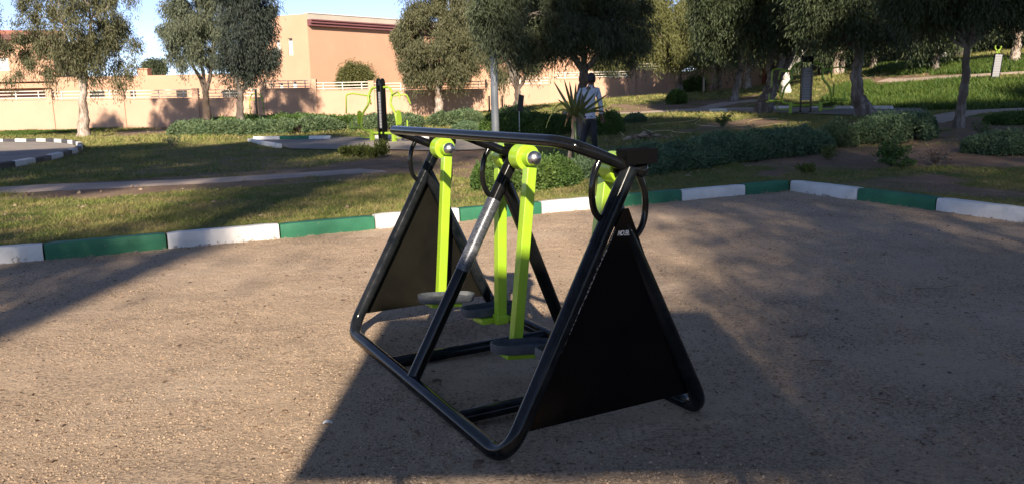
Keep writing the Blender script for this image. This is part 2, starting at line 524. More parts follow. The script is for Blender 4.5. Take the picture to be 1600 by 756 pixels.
    col = n.mix(n.ramp(mid, [(.42, 0.), (.62, 1.)]), (.13, .175, .034), (.27, .235, .085))
    col = n.mix(n.ramp(g.outputs['Random Per Island'], [(.5, 0.), (1., 1.)]), col, (.33, .26, .12))
    M['grass'] = n.fin(col, .7, spec=.2)
    M['lushgrass'] = leaf_mat('lush_weed_blades', (.045, .095, .013), (.085, .14, .021), (.13, .17, .035), scale=.8)
    n = NM('pebble_stone')
    g = n.n('ShaderNodeNewGeometry')
    M['stone'] = n.fin(n.ramp(g.outputs['Random Per Island'], [(0., (.13, .09, .06)), (.4, (.30, .215, .145)), (1., (.42, .32, .225))]), .85, spec=.2)
    n = NM('dry_leaf_litter')
    g = n.n('ShaderNodeNewGeometry')
    M['litter'] = n.fin(n.ramp(g.outputs['Random Per Island'], [(0., (.05, .033, .024)), (.6, (.14, .085, .05)), (1., (.28, .20, .13))]), .8)
    n = NM('garden_hose'); M['hose'] = n.fin((.46, .37, .17), .45)
    n = NM('skin'); M['skin'] = n.fin((.14, .07, .045), .5)
    n = NM('pale_blue_shirt'); M['shirt'] = n.fin(n.mix(n.ramp(n.noise(9, 4), [(.4, 0.), (.7, 1.)]), (.50, .53, .60), (.38, .41, .48)), .85, n.bump(n.noise(14, 4, .6, stretch=(1, 1, .5)), .6, .03))
    n = NM('dark_trousers'); M['trousers'] = n.fin((.022, .024, .03), .8, n.bump(n.noise(12, 4, .6), .5, .03))
    n = NM('black_hair'); M['hair'] = n.fin((.012, .010, .009), .6, n.bump(n.noise(90, 3), .5, .01))
    n = NM('grey_cloth'); M['bagcloth'] = n.fin((.17, .175, .18), .8)
    n = NM('instruction_board')
    wv = n.n('ShaderNodeTexWave', bands_direction='Z'); wv.inputs['Scale'].default_value = 3.2; wv.inputs['Distortion'].default_value = .3
    n.lk(n.tc.outputs['Object'], wv.inputs[0])
    M['board'] = n.fin(n.mix(n.ramp(wv.outputs['Fac'], [(.0, 0.), (.12, 1.)]), (.10, .105, .12), (.26, .255, .26)), .4)
    n = NM('sign_plate'); M['signplate'] = n.fin((.05, .045, .04), .5)
    n = NM('white_metal'); M['whitemetal'] = n.fin(n.mix(n.ramp(n.noise(5, 4), [(.4, 0.), (.7, 1.)]), (.62, .62, .60), (.45, .45, .43)), .5)
mk_mats()

# ================================================================== SETTING
# ---- zones from the survey
def gpoly(pts): return np.array([G(x, y)[:2] for x, y in pts])
def inpoly(x, y, poly):
    r = np.zeros(x.shape, bool); n = len(poly); j = n-1
    for i in range(n):
        xi, yi = poly[i]; xj, yj = poly[j]
        c = ((yi > y) != (yj > y)) & (x < (xj-xi)*(y-yi)/(yj-yi+1e-12)+xi)
        r ^= c; j = i
    return r
DIRT = [gpoly(p) for p in (
    [(-40,292),(300,276),(520,258),(600,242),(760,236),(770,262),(600,280),(300,298),(-40,318)],
    [(1180,232),(1300,214),(1480,206),(1620,226),(1640,262),(1400,262),(1250,272)],
    [(1240,285),(1400,272),(1640,300),(1640,312),(1400,296)],
    [(1290,192),(1480,186),(1640,178),(1640,208),(1480,212),(1460,202),(1300,206)],
    [(140,214),(270,196),(300,206),(200,214)],
    [(960,165),(1100,158),(1180,150),(1180,164),(1090,172),(960,178)],
    [(870,170),(940,166),(960,182),(870,186)],
    [(1080,196),(1180,184),(1240,190),(1160,206),(1080,208)],
    [(560,236),(760,232),(850,255),(800,300),(720,300),(640,262)],
    [(1330,122),(1500,112),(1500,124),(1340,134)],
    [(380,232),(700,236),(600,262),(430,272),(200,272),(260,225)],
)]
LUSH = [gpoly(p) for p in (
    [(1290,142),(1330,128),(1400,130),(1480,128),(1560,124),(1700,118),(1700,172),(1420,172),(1290,166)],
    [(1480,96),(1640,90),(1640,112),(1500,118),(1370,116),(1370,104)],
    [(0,196),(280,180),(280,192),(120,208),(0,215)],
)]
def zones(x, y):
    jx = x+(fbm(x, y, 2.2, 4)-.5)*2.4; jy = y+(fbm(x+50, y-31, 2.2, 4)-.5)*2.4
    dirt = np.zeros(x.shape); lush = np.zeros(x.shape)
    for i, p in enumerate(DIRT): dirt = np.maximum(dirt, inpoly(jx, jy, p)*(.55 if i in (10,) else 1.))
    for i, p in enumerate(LUSH): lush = np.maximum(lush, inpoly(jx, jy, p)*(.5 if i == 2 else 1.))
    dirt = np.clip(dirt*.62+(fbm(x, y, 1.1, 4)-.45)*.6, 0, 1)
    return dirt*(1-.9*lush), lush

def axis_lines(lim_neg, lim_pos, near):
    a = [0.02, -0.14]
    v = -.14; st = near
    while v > -lim_neg:
        v -= st; a.append(v)
        if v < -46: st *= 1.12
    v = .02; st = near*1.5
    while v < lim_pos:
        v += st; a.append(v); st *= 1.12
    return np.array(sorted(a))
sl = axis_lines(170, 170, .36); tl = axis_lines(170, 170, .36)
# s goes left, t comes towards the viewer; the park lies at t<0 and s<0
SS, TT = np.meshgrid(sl, tl, indexing='ij')
# denser where s>0,t<0 too: relax spacing for positive s by remapping
sp = np.concatenate([sl[sl <= .02], np.arange(.4, 60, .36), 60*1.12**np.arange(1, 11)])
SS, TT = np.meshgrid(sp, tl, indexing='ij')
X = CC[0]+SS*DA[0]+TT*DB[0]; Y = CC[1]+SS*DA[1]+TT*DB[1]
Z = ground(X.ravel(), Y.ravel()).reshape(X.shape)
ni, nj = X.shape
idx = np.arange(ni*nj).reshape(ni, nj)
Fq = np.stack([idx[:-1, :-1], idx[1:, :-1], idx[1:, 1:], idx[:-1, 1:]], -1).reshape(-1, 4)
terrain = np_mesh('ground', np.stack([X.ravel(), Y.ravel(), Z.ravel()], 1), Fq, M['ground'], smooth=True)
tag(terrain, kind='structure')
dz, lz = zones(X.ravel(), Y.ravel())
for nm, val in (('dirt', dz), ('lush', lz)):
    at_ = terrain.data.attributes.new(nm, 'FLOAT', 'POINT'); at_.data.foreach_set('value', val.astype(np.float32))
if terrain.data.polygons[0].normal.z < 0: terrain.data.flip_normals()

# ---- gravel court: one relief sheet, finer towards the viewer
def frange(a, b, st, g):
    o = [a]
    while o[-1] < b: o.append(o[-1]+st); st *= g
    return o
cs = np.concatenate([np.linspace(-.04, 12, 420), np.linspace(12.4, 26, 20)])
ct = np.concatenate([np.linspace(-.04, 11.2, 400), np.linspace(11.6, 30, 30)])
SS, TT = np.meshgrid(cs, ct, indexing='ij')
X = CC[0]+SS*DA[0]+TT*DB[0]; Y = CC[1]+SS*DA[1]+TT*DB[1]
Z = (fbm(X, Y, .9, 3)-.5)*.022+(fbm(X+5, Y*1.25, .16, 3)-.5)*.012+.0
def worn(x, y):
    c_, s_ = math.cos(.4879), math.sin(.4879)
    u = (x+.0685)*c_+(y-3.1001)*s_; v = -(x+.0685)*s_+(y-3.1001)*c_
    out = 0
    for vv in (.52, 1.58): out = out-.020*np.exp(-((u-.5)/.30)**2-((v-vv)/.24)**2)
    for uu in (0., 1.03): out = out+.014*np.exp(-((u-uu)/.07)**2)*((v > -.15) & (v < 2.25))
    return out
Z = Z+worn(X, Y)
ni, nj = X.shape
idx = np.arange(ni*nj).reshape(ni, nj)
Fq = np.stack([idx[:-1, :-1], idx[1:, :-1], idx[1:, 1:], idx[:-1, 1:]], -1).reshape(-1, 4)
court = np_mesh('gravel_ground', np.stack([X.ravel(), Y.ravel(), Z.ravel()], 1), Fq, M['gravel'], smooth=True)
if court.data.polygons[0].normal.z < 0: court.data.flip_normals()
tag(court, kind='structure')

# ---- paths and pads
def ribbon(name, pts, widths, m, lift=.022):
    P = np.array([np.asarray(p[:2], float) for p in pts])
    # catmull resample
    n = 60; out = []; ws = []
    T = np.linspace(0, len(P)-1, n)
    for t in T:
        i = min(int(t), len(P)-2); f = t-i
        p0 = P[max(i-1, 0)]; p1 = P[i]; p2 = P[i+1]; p3 = P[min(i+2, len(P)-1)]
        out.append(.5*((2*p1)+(-p0+p2)*f+(2*p0-5*p1+4*p2-p3)*f*f+(-p0+3*p1-3*p2+p3)*f**3))
        ws.append(widths[i]*(1-f)+widths[i+1]*f)
    out = np.array(out); V = []
    for i in range(n):
        t = out[min(i+1, n-1)]-out[max(i-1, 0)]; t /= np.linalg.norm(t); nn = np.array([-t[1], t[0]])
        for k in range(7):
            u = (k/6-.5)*ws[i]
            jit = (fbm(out[i][0]*3+k*0.0+u, out[i][1]*3, 1.0, 3)-.5)*.35*(abs(k-3) == 3)
            q = out[i]+nn*(u+float(jit))
            V.append((q[0], q[1], gz(q[0], q[1])+lift-(.03 if abs(k-3) == 3 else 0)))
    idx = np.arange(n*7).reshape(n, 7)
    Fq = np.stack([idx[:-1, :-1], idx[1:, :-1], idx[1:, 1:], idx[:-1, 1:]], -1).reshape(-1, 4)
    o = np_mesh(name, np.array(V), Fq, m, smooth=True)
    if o.data.polygons[50].normal.z < 0: o.data.flip_normals()
    return tag(o, kind='structure')
def star(name, poly, m, lift=.03):
    poly = np.array(poly)[:, :2]; c = poly.mean(0)
    per = []
    for i in range(len(poly)):
        a, b = poly[i], poly[(i+1) % len(poly)]; k = max(2, int(np.linalg.norm(b-a)/.6))
        for q in range(k): per.append(a+(b-a)*q/k)
    per = np.array(per); n = len(per); rings = np.linspace(0.02, 1, 14)
    V = []
    for r in rings:
        q = c+(per-c)*r
        V.append(np.stack([q[:, 0], q[:, 1], ground(q[:, 0], q[:, 1])+lift], 1))
    V = np.vstack(V); idx = np.arange(len(rings)*n).reshape(-1, n)
    Fq = np.stack([idx[:-1], idx[1:], np.roll(idx[1:], -1, 1), np.roll(idx[:-1], -1, 1)], -1).reshape(-1, 4)
    o = np_mesh(name, V, Fq, m, smooth=True)
    if o.data.polygons[5].normal.z < 0: o.data.flip_normals()
    return tag(o, kind='structure')
ribbon('path', [G(-150,309), G(0,298), G(150,291), G(300,284), G(450,275), G(580,267)], [1.3, 1.3, 1.25, 1.2, 1.2, 1.5], M['path'])
ribbon('path', [G(955,178), G(1040,174), G(1100,172), G(1180,172), G(1260,173)], [.5, 1.2, 2.2, 3.2, 3.], M['path'])
ribbon('path', [G(1095,170), G(1140,161), G(1200,156)], [1., 1.2, 1.1], M['path'], .028)
ribbon('path', [G(1440,192), G(1500,178), G(1560,173), G(1700,168)], [1.2, 1.3, 1.4, 1.5], M['path'])
ribbon('path', [G(1380,126), G(1450,123), G(1530,118), G(1640,112)], [.8, .8, .8, .8], M['path'])
def circ3(a, b, c):
    ax, ay = a[:2]; bx, by = b[:2]; cx, cy = c[:2]
    d_ = 2*(ax*(by-cy)+bx*(cy-ay)+cx*(ay-by))
    ux = ((ax*ax+ay*ay)*(by-cy)+(bx*bx+by*by)*(cy-ay)+(cx*cx+cy*cy)*(ay-by))/d_
    uy = ((ax*ax+ay*ay)*(cx-bx)+(bx*bx+by*by)*(ax-cx)+(cx*cx+cy*cy)*(bx-ax))/d_
    return ux, uy, math.hypot(ax-ux, ay-uy)
pcx, pcy, pr = circ3(G(40,258), G(122,233), G(40,223))
star('pad_ground', [(pcx+pr*math.cos(a), pcy+pr*math.sin(a)) for a in np.linspace(0, 2*math.pi, 40, endpoint=False)], M['asphalt'])
PAD2 = [G(*p)[:2] for p in ((388,218),(515,216),(620,214),(780,213),(860,220),(820,232),(740,236),(600,235),(455,234))]
star('pad_ground', PAD2, M['asphalt'])
PAD3 = [G(*p)[:2] for p in ((1205,172),(1260,170),(1330,170),(1440,171),(1445,177),(1380,182),(1280,180),(1215,178))]
star('pad_ground', PAD3, M['asphalt'], .04)

# ---- kerb stones
def kerb_stone(p0, p1, h, wd, m, label, group, out, z0=-.05, gap=.009, seed=0):
    """p0,p1: foot line of the front face; out: unit vector away from the paved side"""
    rr = random.Random(seed)
    p0 = Vector((p0[0], p0[1], 0)); p1 = Vector((p1[0], p1[1], 0)); L = (p1-p0).length
    ang = math.atan2(p1.y-p0.y, p1.x-p0.x)
    root_z = z0
    sgn = 1 if (Vector((out[0], out[1], 0)).dot(Vector((-math.sin(ang), math.cos(ang), 0))) > 0) else -1
    mb = MB(); n = 10; V = []
    prof = [(0, -.08), (0.0, h*.45), (.004, h*.82), (.014, h*.97), (.035, h), (wd-.02, h-.003), (wd, h-.02), (wd, -.08)]
    for i in range(n+1):
        x = gap+(L-2*gap)*i/n
        for (yy, zz) in prof:
            e = (rr.random()-.5)*.006 if 0 < i < n else 0
            inset = .006 if i in (0, n) else 0
            V.append((x+0*inset, sgn*(yy+e+inset*(1 if yy < wd/2 else -1)), zz+e*.7-inset*(zz > 0)))
    k = len(prof); Fs = []
    for i in range(n):
        for j in range(k-1):
            Fs.append((i*k+j, (i+1)*k+j, (i+1)*k+j+1, i*k+j+1))
    Fs += [tuple(range(k)), tuple(n*k+j for j in range(k-1, -1, -1))]
    mb.add(V, Fs, True)
    o = mb.build('kerb_stone', m)
    o.location = (p0.x, p0.y, root_z+rr.uniform(-.007, .006)); o.rotation_euler = (rr.uniform(-.02, .02), rr.uniform(-.003, .003), ang+rr.uniform(-.006, .006))
    return tag(o, label, 'kerb', group)
ORD = ['first', 'second', 'third', 'fourth', 'fifth', 'sixth', 'seventh', 'eighth', 'ninth', 'tenth']
def sA(px, py):
    v = ray(px, py); t = -CH/v[2]; p = v[:2]*t
    return float(to_st(p[0], p[1])[0]), float(to_st(p[0], p[1])[1])
bounds = [0.0]+[sA(*q)[0] for q in ((1160,304),(1060,313),(957,323),(850,335),(724,348),(590,360),(440,374),(262,390),(70,406))]
bounds += [bounds[-1]+1.19, bounds[-1]+2.38, bounds[-1]+3.57]
cols = ['green', 'white']*8
cnt = {'green': 0, 'white': 0}
for i in range(len(bounds)-1):
    p0 = CC+DA*bounds[i]; p1 = CC+DA*bounds[i+1]; c = cols[i]
    lab = f"{c} painted kerb stone, {ORD[cnt[c]]} {c} one left of the gravel court's back corner"; cnt[c] += 1
    kerb_stone(p0, p1, .165, .17, M[c], lab, 'kerb stones along the gravel court', -DB, z0=0, seed=i)
bB = [0.0]+[sA(*q)[1] for q in ((1338,313),(1451,331),(1592,350))]
bB += [bB[-1]+1.19, bB[-1]+2.38]
cnt = {'green': 0, 'white': 0}
for i in range(len(bB)-1):
    c = 'white' if i % 2 == 0 else 'green'
    p0 = CC+DB*bB[i]; p1 = CC+DB*bB[i+1]
    lab = f"{c} painted kerb stone, {ORD[cnt[c]]} {c} one right of the gravel court's back corner"; cnt[c] += 1
    kerb_stone(p0, p1, .165, .17, M[c], lab, 'kerb stones along the gravel court', -DA, z0=0, seed=40+i)
# round pad kerb, black and white
a0 = math.atan2(G(10,221)[1]-pcy, G(10,221)[0]-pcx); a1 = math.atan2(G(5,268)[1]-pcy, G(5,268)[0]-pcx)
if a1 > a0: a1 -= 2*math.pi
nk = max(6, int(abs(a1-a0)*pr/1.3))
cnt = {'white': 0, 'black': 0}
NUM = ['one', 'two', 'three', 'four', 'five', 'six', 'seven', 'eight', 'nine', 'ten', 'eleven', 'twelve', 'thirteen', 'fourteen', 'fifteen']
def ordinal(k): return ORD[k] if k < 10 else ['eleventh','twelfth','thirteenth','fourteenth','fifteenth','sixteenth','seventeenth','eighteenth','nineteenth','twentieth'][k-10]
for i in range(nk):
    b0 = a0+(a1-a0)*i/nk; b1 = a0+(a1-a0)*(i+1)/nk
    p0 = (pcx+pr*math.cos(b0), pcy+pr*math.sin(b0)); p1 = (pcx+pr*math.cos(b1), pcy+pr*math.sin(b1))
    c = 'white' if i % 2 == 0 else 'black'
    mx = ((p0[0]+p1[0])/2, (p0[1]+p1[1])/2)
    kerb_stone(p0, p1, .15, .16, M[c], f"{c} kerb stone of the round pad, {ordinal(cnt[c])} {c} one clockwise from the far side",
               'kerb stones round the asphalt pad', (math.cos((b0+b1)/2), math.sin((b0+b1)/2)), z0=gz(*mx)+.02, seed=60+i)
    cnt[c] += 1
def kseg(a, b, c, label, group, h=.14, out=(0, 1)):
    p0 = G(*a); p1 = G(*b)
    return kerb_stone(p0, p1, h, .16, M[c], label, group, out, z0=min(p0[2], p1[2])+.02, seed=int(a[0]))
g2 = 'kerb stones behind the middle pad'
kseg((395,220),(437,219.5),'white','white kerb stone at the left end of the middle pad, before the green one',g2)
kseg((437,219.5),(482,219),'green','green kerb stone between two white ones behind the middle pad',g2)
kseg((482,219),(516,218.5),'white','white kerb stone right of the green one behind the middle pad',g2)
kseg((648,218),(690,217.5),'white','white kerb stone right of the lime chest machine on the middle pad',g2)
kseg((690,217.5),(735,217),'green','green kerb stone right of the lime chest machine, behind the handrail',g2)
kseg((580,218.5),(620,218),'white','white kerb stone behind the column of the lime chest machine',g2)
kseg((393,221),(440,232),'white','white kerb stone slanting along the near left edge of the middle pad',g2,out=(-1,-.3))
g3 = 'kerb stones round the far right pad'
kseg((1108,176),(1136,175.5),'white','white kerb stone alone on the grass beside the far path',g3)
kseg((1209,171.5),(1233,171),'white','white kerb stone left of the shaded green exercise machine',g3)
kseg((1268,170.5),(1276,170.5),'white','short white kerb stone right behind the shaded green exercise machine',g3)
kseg((1301,172),(1330,171.8),'white','white kerb stone just left of the thick rough trunk',g3)
kseg((1359,172),(1391,172.5),'white','white kerb stone just right of the thick rough trunk',g3)

# ================================================================== BUILDINGS AND WALL
WL0, WL1 = at(-200, 208, 55.5), at(1196, 140, 58)
def wallY(px):
    return 55.5+(px+200)/1396*2.5
def wall_pt(px):
    return at(px, 150, wallY(px))
def build_wall():
    root = empty('boundary_wall', (wall_pt(500)[0], wall_pt(500)[1], 0), 0, 'long low peach rendered park wall with white railings, stepping up to the right', 'wall')
    o0 = Vector(root.location)
    # (px0, px1, wall top px y at its centre, rail height m)
    secs = [(-230,-125,158,.55),(-125,-28,158,.55),(-28,78,157.6,.55),(78,190,157,.55),(190,306,155.5,.55),(306,412,154.5,.55),
            (412,491,139.5,.5),(491,581,142,.5),(581,672,143,.5),(672,763,141,.5),(763,862,134.5,.45),(862,988,124,.42),
            (988,1048,111.5,.45),(1048,1096,113,.42),(1096,1140,108,.4),(1140,1187,105,.4)]
    piers = []
    for a, b, yt, rh in secs:
        A, B = wall_pt(a), wall_pt(b); pm = (a+b)/2
        zt = at(pm, yt, wallY(pm))[2]
        d_ = Vector((B[0]-A[0], B[1]-A[1], 0)); L = d_.length; ang = math.atan2(d_.y, d_.x); rot = Matrix.Rotation(ang, 3, 'Z')
        zb = min(gz(A[0], A[1]), gz(B[0], B[1]))-.4
        c = Vector(((A[0]+B[0])/2, (A[1]+B[1])/2, (zt+zb)/2))-o0
        MB().box(c, (L-.31, .22, zt-zb), rot).build('wall_panel', M['wall_peach'], root, .01)
        MB().box(c+Vector((0, 0, (zt-zb)/2+.031)), (L-.31, .27, .06), rot).build('coping', M['wall_peach'], root, .01)
        mb = MB()
        zr = zt+.06-0.0
        for q in (.2, .6, 1.0):
            mb.box(Vector((c.x, c.y, zr+rh*q)), (L-.31, .06, .055), rot)
        k = 3
        for i in range(k):
            off = rot @ Vector(((i+.5)/k*L-L/2, 0, 0))
            mb.box(Vector((c.x, c.y, zr+rh*.5-.04))+off, (.06, .05, rh+.07), rot)
        mb.build('railing', M['rail'], root)
        piers.append((a, zb, zt+rh+.14)); piers.append((b, zb, zt+rh+.14))
    done = {}
    for px, zb, zt in piers:
        done[px] = (min(zb, done.get(px, (zb, 0))[0]), max(zt, done.get(px, (0, zt))[1]))
    for px, (zb, zt) in done.items():
        P = wall_pt(px)
        MB().box(Vector((P[0], P[1], (zb+zt)/2))-o0, (.42, .36, zt-zb), None).build('pillar', M['wall_peach'], root, .015)
    return root
build_wall()
# dark red return wall at the right end
def red_wall():
    P = at(1187, 130, 57.6); Q = at(1212, 118, 60)
    z0 = gz(P[0], P[1])-.5; z1 = at(1190, 97, 58)[2]
    r = empty('return_wall', (P[0], P[1], z0), 0, 'dark red brown wall end closing the peach wall on the right', 'wall')
    d_ = Vector((Q[0]-P[0], Q[1]-P[1], 0)); rot = Matrix.Rotation(math.atan2(d_.y, d_.x), 3, 'Z')
    MB().box((d_.x/2+.25, d_.y/2, (z1-z0)/2), (d_.length, .25, z1-z0), rot).build('wall_panel', M['rust_wall'], r, .01)
    MB().box((d_.x/2+.25, d_.y/2, z1-z0+.05), (d_.length+.1, .35, .1), rot).build('coping', M['maroon'], r, .01)
red_wall()

def facade(root, A, B, z0, z1, m, openings, name='wall', th=.35, depth_dir=None):
    """wall from A to B (xy, world), holes (u0,u1,z0,z1 fractions in metres along AB) """
    o0 = Vector(root.location)
    A = Vector((A[0], A[1], 0)); B = Vector((B[0], B[1], 0)); L = (B-A).length; t = (B-A)/L; nrm = Vector((-t.y, t.x, 0))
    us = sorted({0, L, *[o[0] for o in openings], *[o[1] for o in openings]})
    zs = sorted({z0, z1, *[o[2] for o in openings], *[o[3] for o in openings]})
    V = []; Fs = []; vid = {}
    def vv(u, z, k):
        key = (round(u, 4), round(z, 4), k)
        if key not in vid:
            vid[key] = len(V); V.append(A+t*u+nrm*(th*k)+Vector((0, 0, z))-o0)
        return vid[key]
    def hole(u, z): return any(o[0] < u < o[1] and o[2] < z < o[3] for o in openings)
    for i in range(len(us)-1):
        for j in range(len(zs)-1):
            u, z = (us[i]+us[i+1])/2, (zs[j]+zs[j+1])/2
            if hole(u, z): continue
            for k in (0, 1):
                q = (vv(us[i], zs[j], k), vv(us[i+1], zs[j], k), vv(us[i+1], zs[j+1], k), vv(us[i], zs[j+1], k))
                Fs.append(q if k == 0 else q[::-1])
            for (du, dz_, e) in ((-1, 0, ((us[i], zs[j]), (us[i], zs[j+1]))), (1, 0, ((us[i+1], zs[j]), (us[i+1], zs[j+1]))),
                                 (0, -1, ((us[i], zs[j]), (us[i+1], zs[j]))), (0, 1, ((us[i], zs[j+1]), (us[i+1], zs[j+1])))):
                ii, jj = i+du, j+dz_
                out = ii < 0 or jj < 0 or ii >= len(us)-1 or jj >= len(zs)-1 or hole((us[ii]+us[ii+1])/2 if 0 <= ii < len(us)-1 else -1e9, (zs[jj]+zs[jj+1])/2 if 0 <= jj < len(zs)-1 else -1e9)
                if out:
                    Fs.append((vv(*e[0], 0), vv(*e[1], 0), vv(*e[1], 1), vv(*e[0], 1)))
    return MB().add(V, Fs).build(name, m, root), A, t, nrm

def zat(px, py, Y): return at(px, py, Y)[2]
def boxpts(root, pts, z0, z1, m, name):
    o0 = Vector(root.location)
    return MB().prism([Vector((p[0], p[1], z0))-o0 for p in pts], (0, 0, z1-z0)).build(name, m, root)

# main pink building
def main_building():
    A = at(425, 100, 74); B = at(484, 100, 72.5); C = at(745, 100, 88)
    r = empty('peach_building', (B[0], B[1], 0), 0, 'large peach rendered building with maroon cornice rising behind the wall', 'building')
    o0 = Vector(r.location); L = (Vector(B)-Vector(A)).xy.length
    zt = zat(455, 24, 73.2)
    def u_of(px, P=A, Q=B):
        return (px-425)/(484-425)*L
    ops = [(u_of(434), u_of(440), zat(437, 82, 73.7), zat(437, 63, 73.7)), (u_of(452.5), u_of(459.5), zat(456, 87, 73.2), zat(456, 60, 73.2)),
           (u_of(455), u_of(461.5), zat(458, 141, 73.2), zat(458, 128, 73.2)), (u_of(434), u_of(440), zat(437, 141, 73.2), zat(437, 130, 73.2))]
    w_, a, t, n = facade(r, A, B, -1, zt, M['building_peach'], ops, 'tower_wall')
    for o in ops:
        c = a+t*((o[0]+o[1])/2)+n*.14+Vector((0, 0, (o[2]+o[3])/2))-o0
        rot = Matrix.Rotation(math.atan2(t.y, t.x), 3, 'Z')
        f = MB()
        wd, hh = o[1]-o[0], o[3]-o[2]
        for s_ in (-1, 1):
            f.box(c+t*(s_*(wd/2-.03)), (.06, .08, hh), rot)
            f.box(c+Vector((0, 0, s_*(hh/2-.03))), (wd-.12, .08, .06), rot)
        f = f.build('window', M['rail'], r)
        MB().box(c+Vector((0, 0, -.08)), (wd-.12, .03, hh-.3), rot).build('shutter', M['shutter'], f)
        MB().box(c+Vector((0, 0, hh/2-.14)), (wd-.12, .02, .16), rot).build('lintel_gap', M['dark'], f)
    # tower body behind the front skin
    nb = Vector((-t.y, t.x, 0))
    A2 = Vector(A)+nb*.36; B2 = Vector(B)+nb*.36
    boxpts(r, [A2+nb*.01, B2+nb*.01, B2+nb*8, A2+nb*8], -1, zt-.02, M['building_peach'], 'tower_block')
    # small lower block left of the tower
    D0 = at(408, 100, 76)
    boxpts(r, [D0, Vector(A)+Vector((.02, .5, 0)), Vector(A)+Vector((.02, 8, 0)), Vector(D0)+Vector((0, 8, 0))], -1, zat(415, 44, 75), M['building_peach'], 'side_block')
    # long wing
    t2 = (Vector(C)-Vector(B)); t2.z = 0; t2.normalize(); n2 = Vector((-t2.y, t2.x, 0))
    zc = zat(484, 41, 72.5)
    E0 = Vector(B)+t2*.02-n2*.05; F0 = Vector(C)
    boxpts(r, [E0, F0, F0+n2*9, E0+n2*9], -1, zc, M['building_peach'], 'wing_wall')
    LL = (F0-E0).length; rot = Matrix.Rotation(math.atan2(t2.y, t2.x), 3, 'Z')
    mid = (E0+F0)/2-o0
    MB().box(Vector((mid.x, mid.y, zc+.12))-n2*.18, (LL, .5, .22), rot).box(Vector((mid.x, mid.y, zc+.34))-n2*.26, (LL, .66, .2), rot).box(Vector((mid.x, mid.y, zc+.5))-n2*.32, (LL, .78, .1), rot).build('cornice', M['maroon'], r)
    MB().box(Vector((mid.x, mid.y, zc+.82))+n2*.15, (LL, .5, .53), rot).build('parapet', M['parapet_grey'], r)
    MB().box(Vector((mid.x, mid.y, zc+1.12))+n2*.15, (LL, .62, .07), rot).build('coping', M['rail'], r)
main_building()
# right part of it, seen between the trees
def right_building():
    A = at(732, 100, 82); B = at(938, 100, 80)
    r = empty('peach_building', (A[0], A[1], 0), 0, 'lower peach building with balconies and brown window, half hidden by the eucalyptus trees', 'building')
    o0 = Vector(r.location); L = (Vector(B)-Vector(A)).xy.length
    u = lambda px: (px-732)/(938-732)*L
    ops = [(u(752), u(764.5), zat(758, 106, 81.5), zat(758, 91, 81.5)), (u(745), u(768), zat(758, 88, 81.5), zat(758, 79, 81.5)), (u(773), u(790), zat(780, 129, 81.5), zat(780, 118, 81.5))]
    w_, a, t, n = facade(r, A, B, -1, zat(760, 55, 82), M['building_peach'], ops, 'wall')
    rot = Matrix.Rotation(math.atan2(t.y, t.x), 3, 'Z')
    for i, o in enumerate(ops):
        c = a+t*((o[0]+o[1])/2)+n*.2+Vector((0, 0, (o[2]+o[3])/2))-o0
        f = MB().box(c, (o[1]-o[0], .05, o[3]-o[2]), rot).build('window', M['brown'] if i == 0 else M['dark'], r)
        if i == 0:
            MB().box(c-n*.04, (.07, .04, o[3]-o[2]), rot).box(c-n*.04, (o[1]-o[0], .04, .06), rot).build('glazing_bar', M['dark'], f)
    MB().box(Vector(((A[0]+B[0])/2, (A[1]+B[1])/2, zat(760, 55, 82)+.2))-o0-n*.15, (L+.3, .8, .42), rot).build('cornice', M['maroon'], r)
    MB().box(Vector((at(748, 78, 81)[0], at(748, 78, 81)[1]-.3, zat(748, 76, 81)))-o0, (2.6, 1.2, .18), rot).build('balcony', M['building_peach'], r)
    boxpts(r, [Vector(A)+n*.4, Vector(B)+n*.4, Vector(B)+n*8, Vector(A)+n*8], -1, zat(760, 56, 82), M['building_peach'], 'rear_block')
right_building()
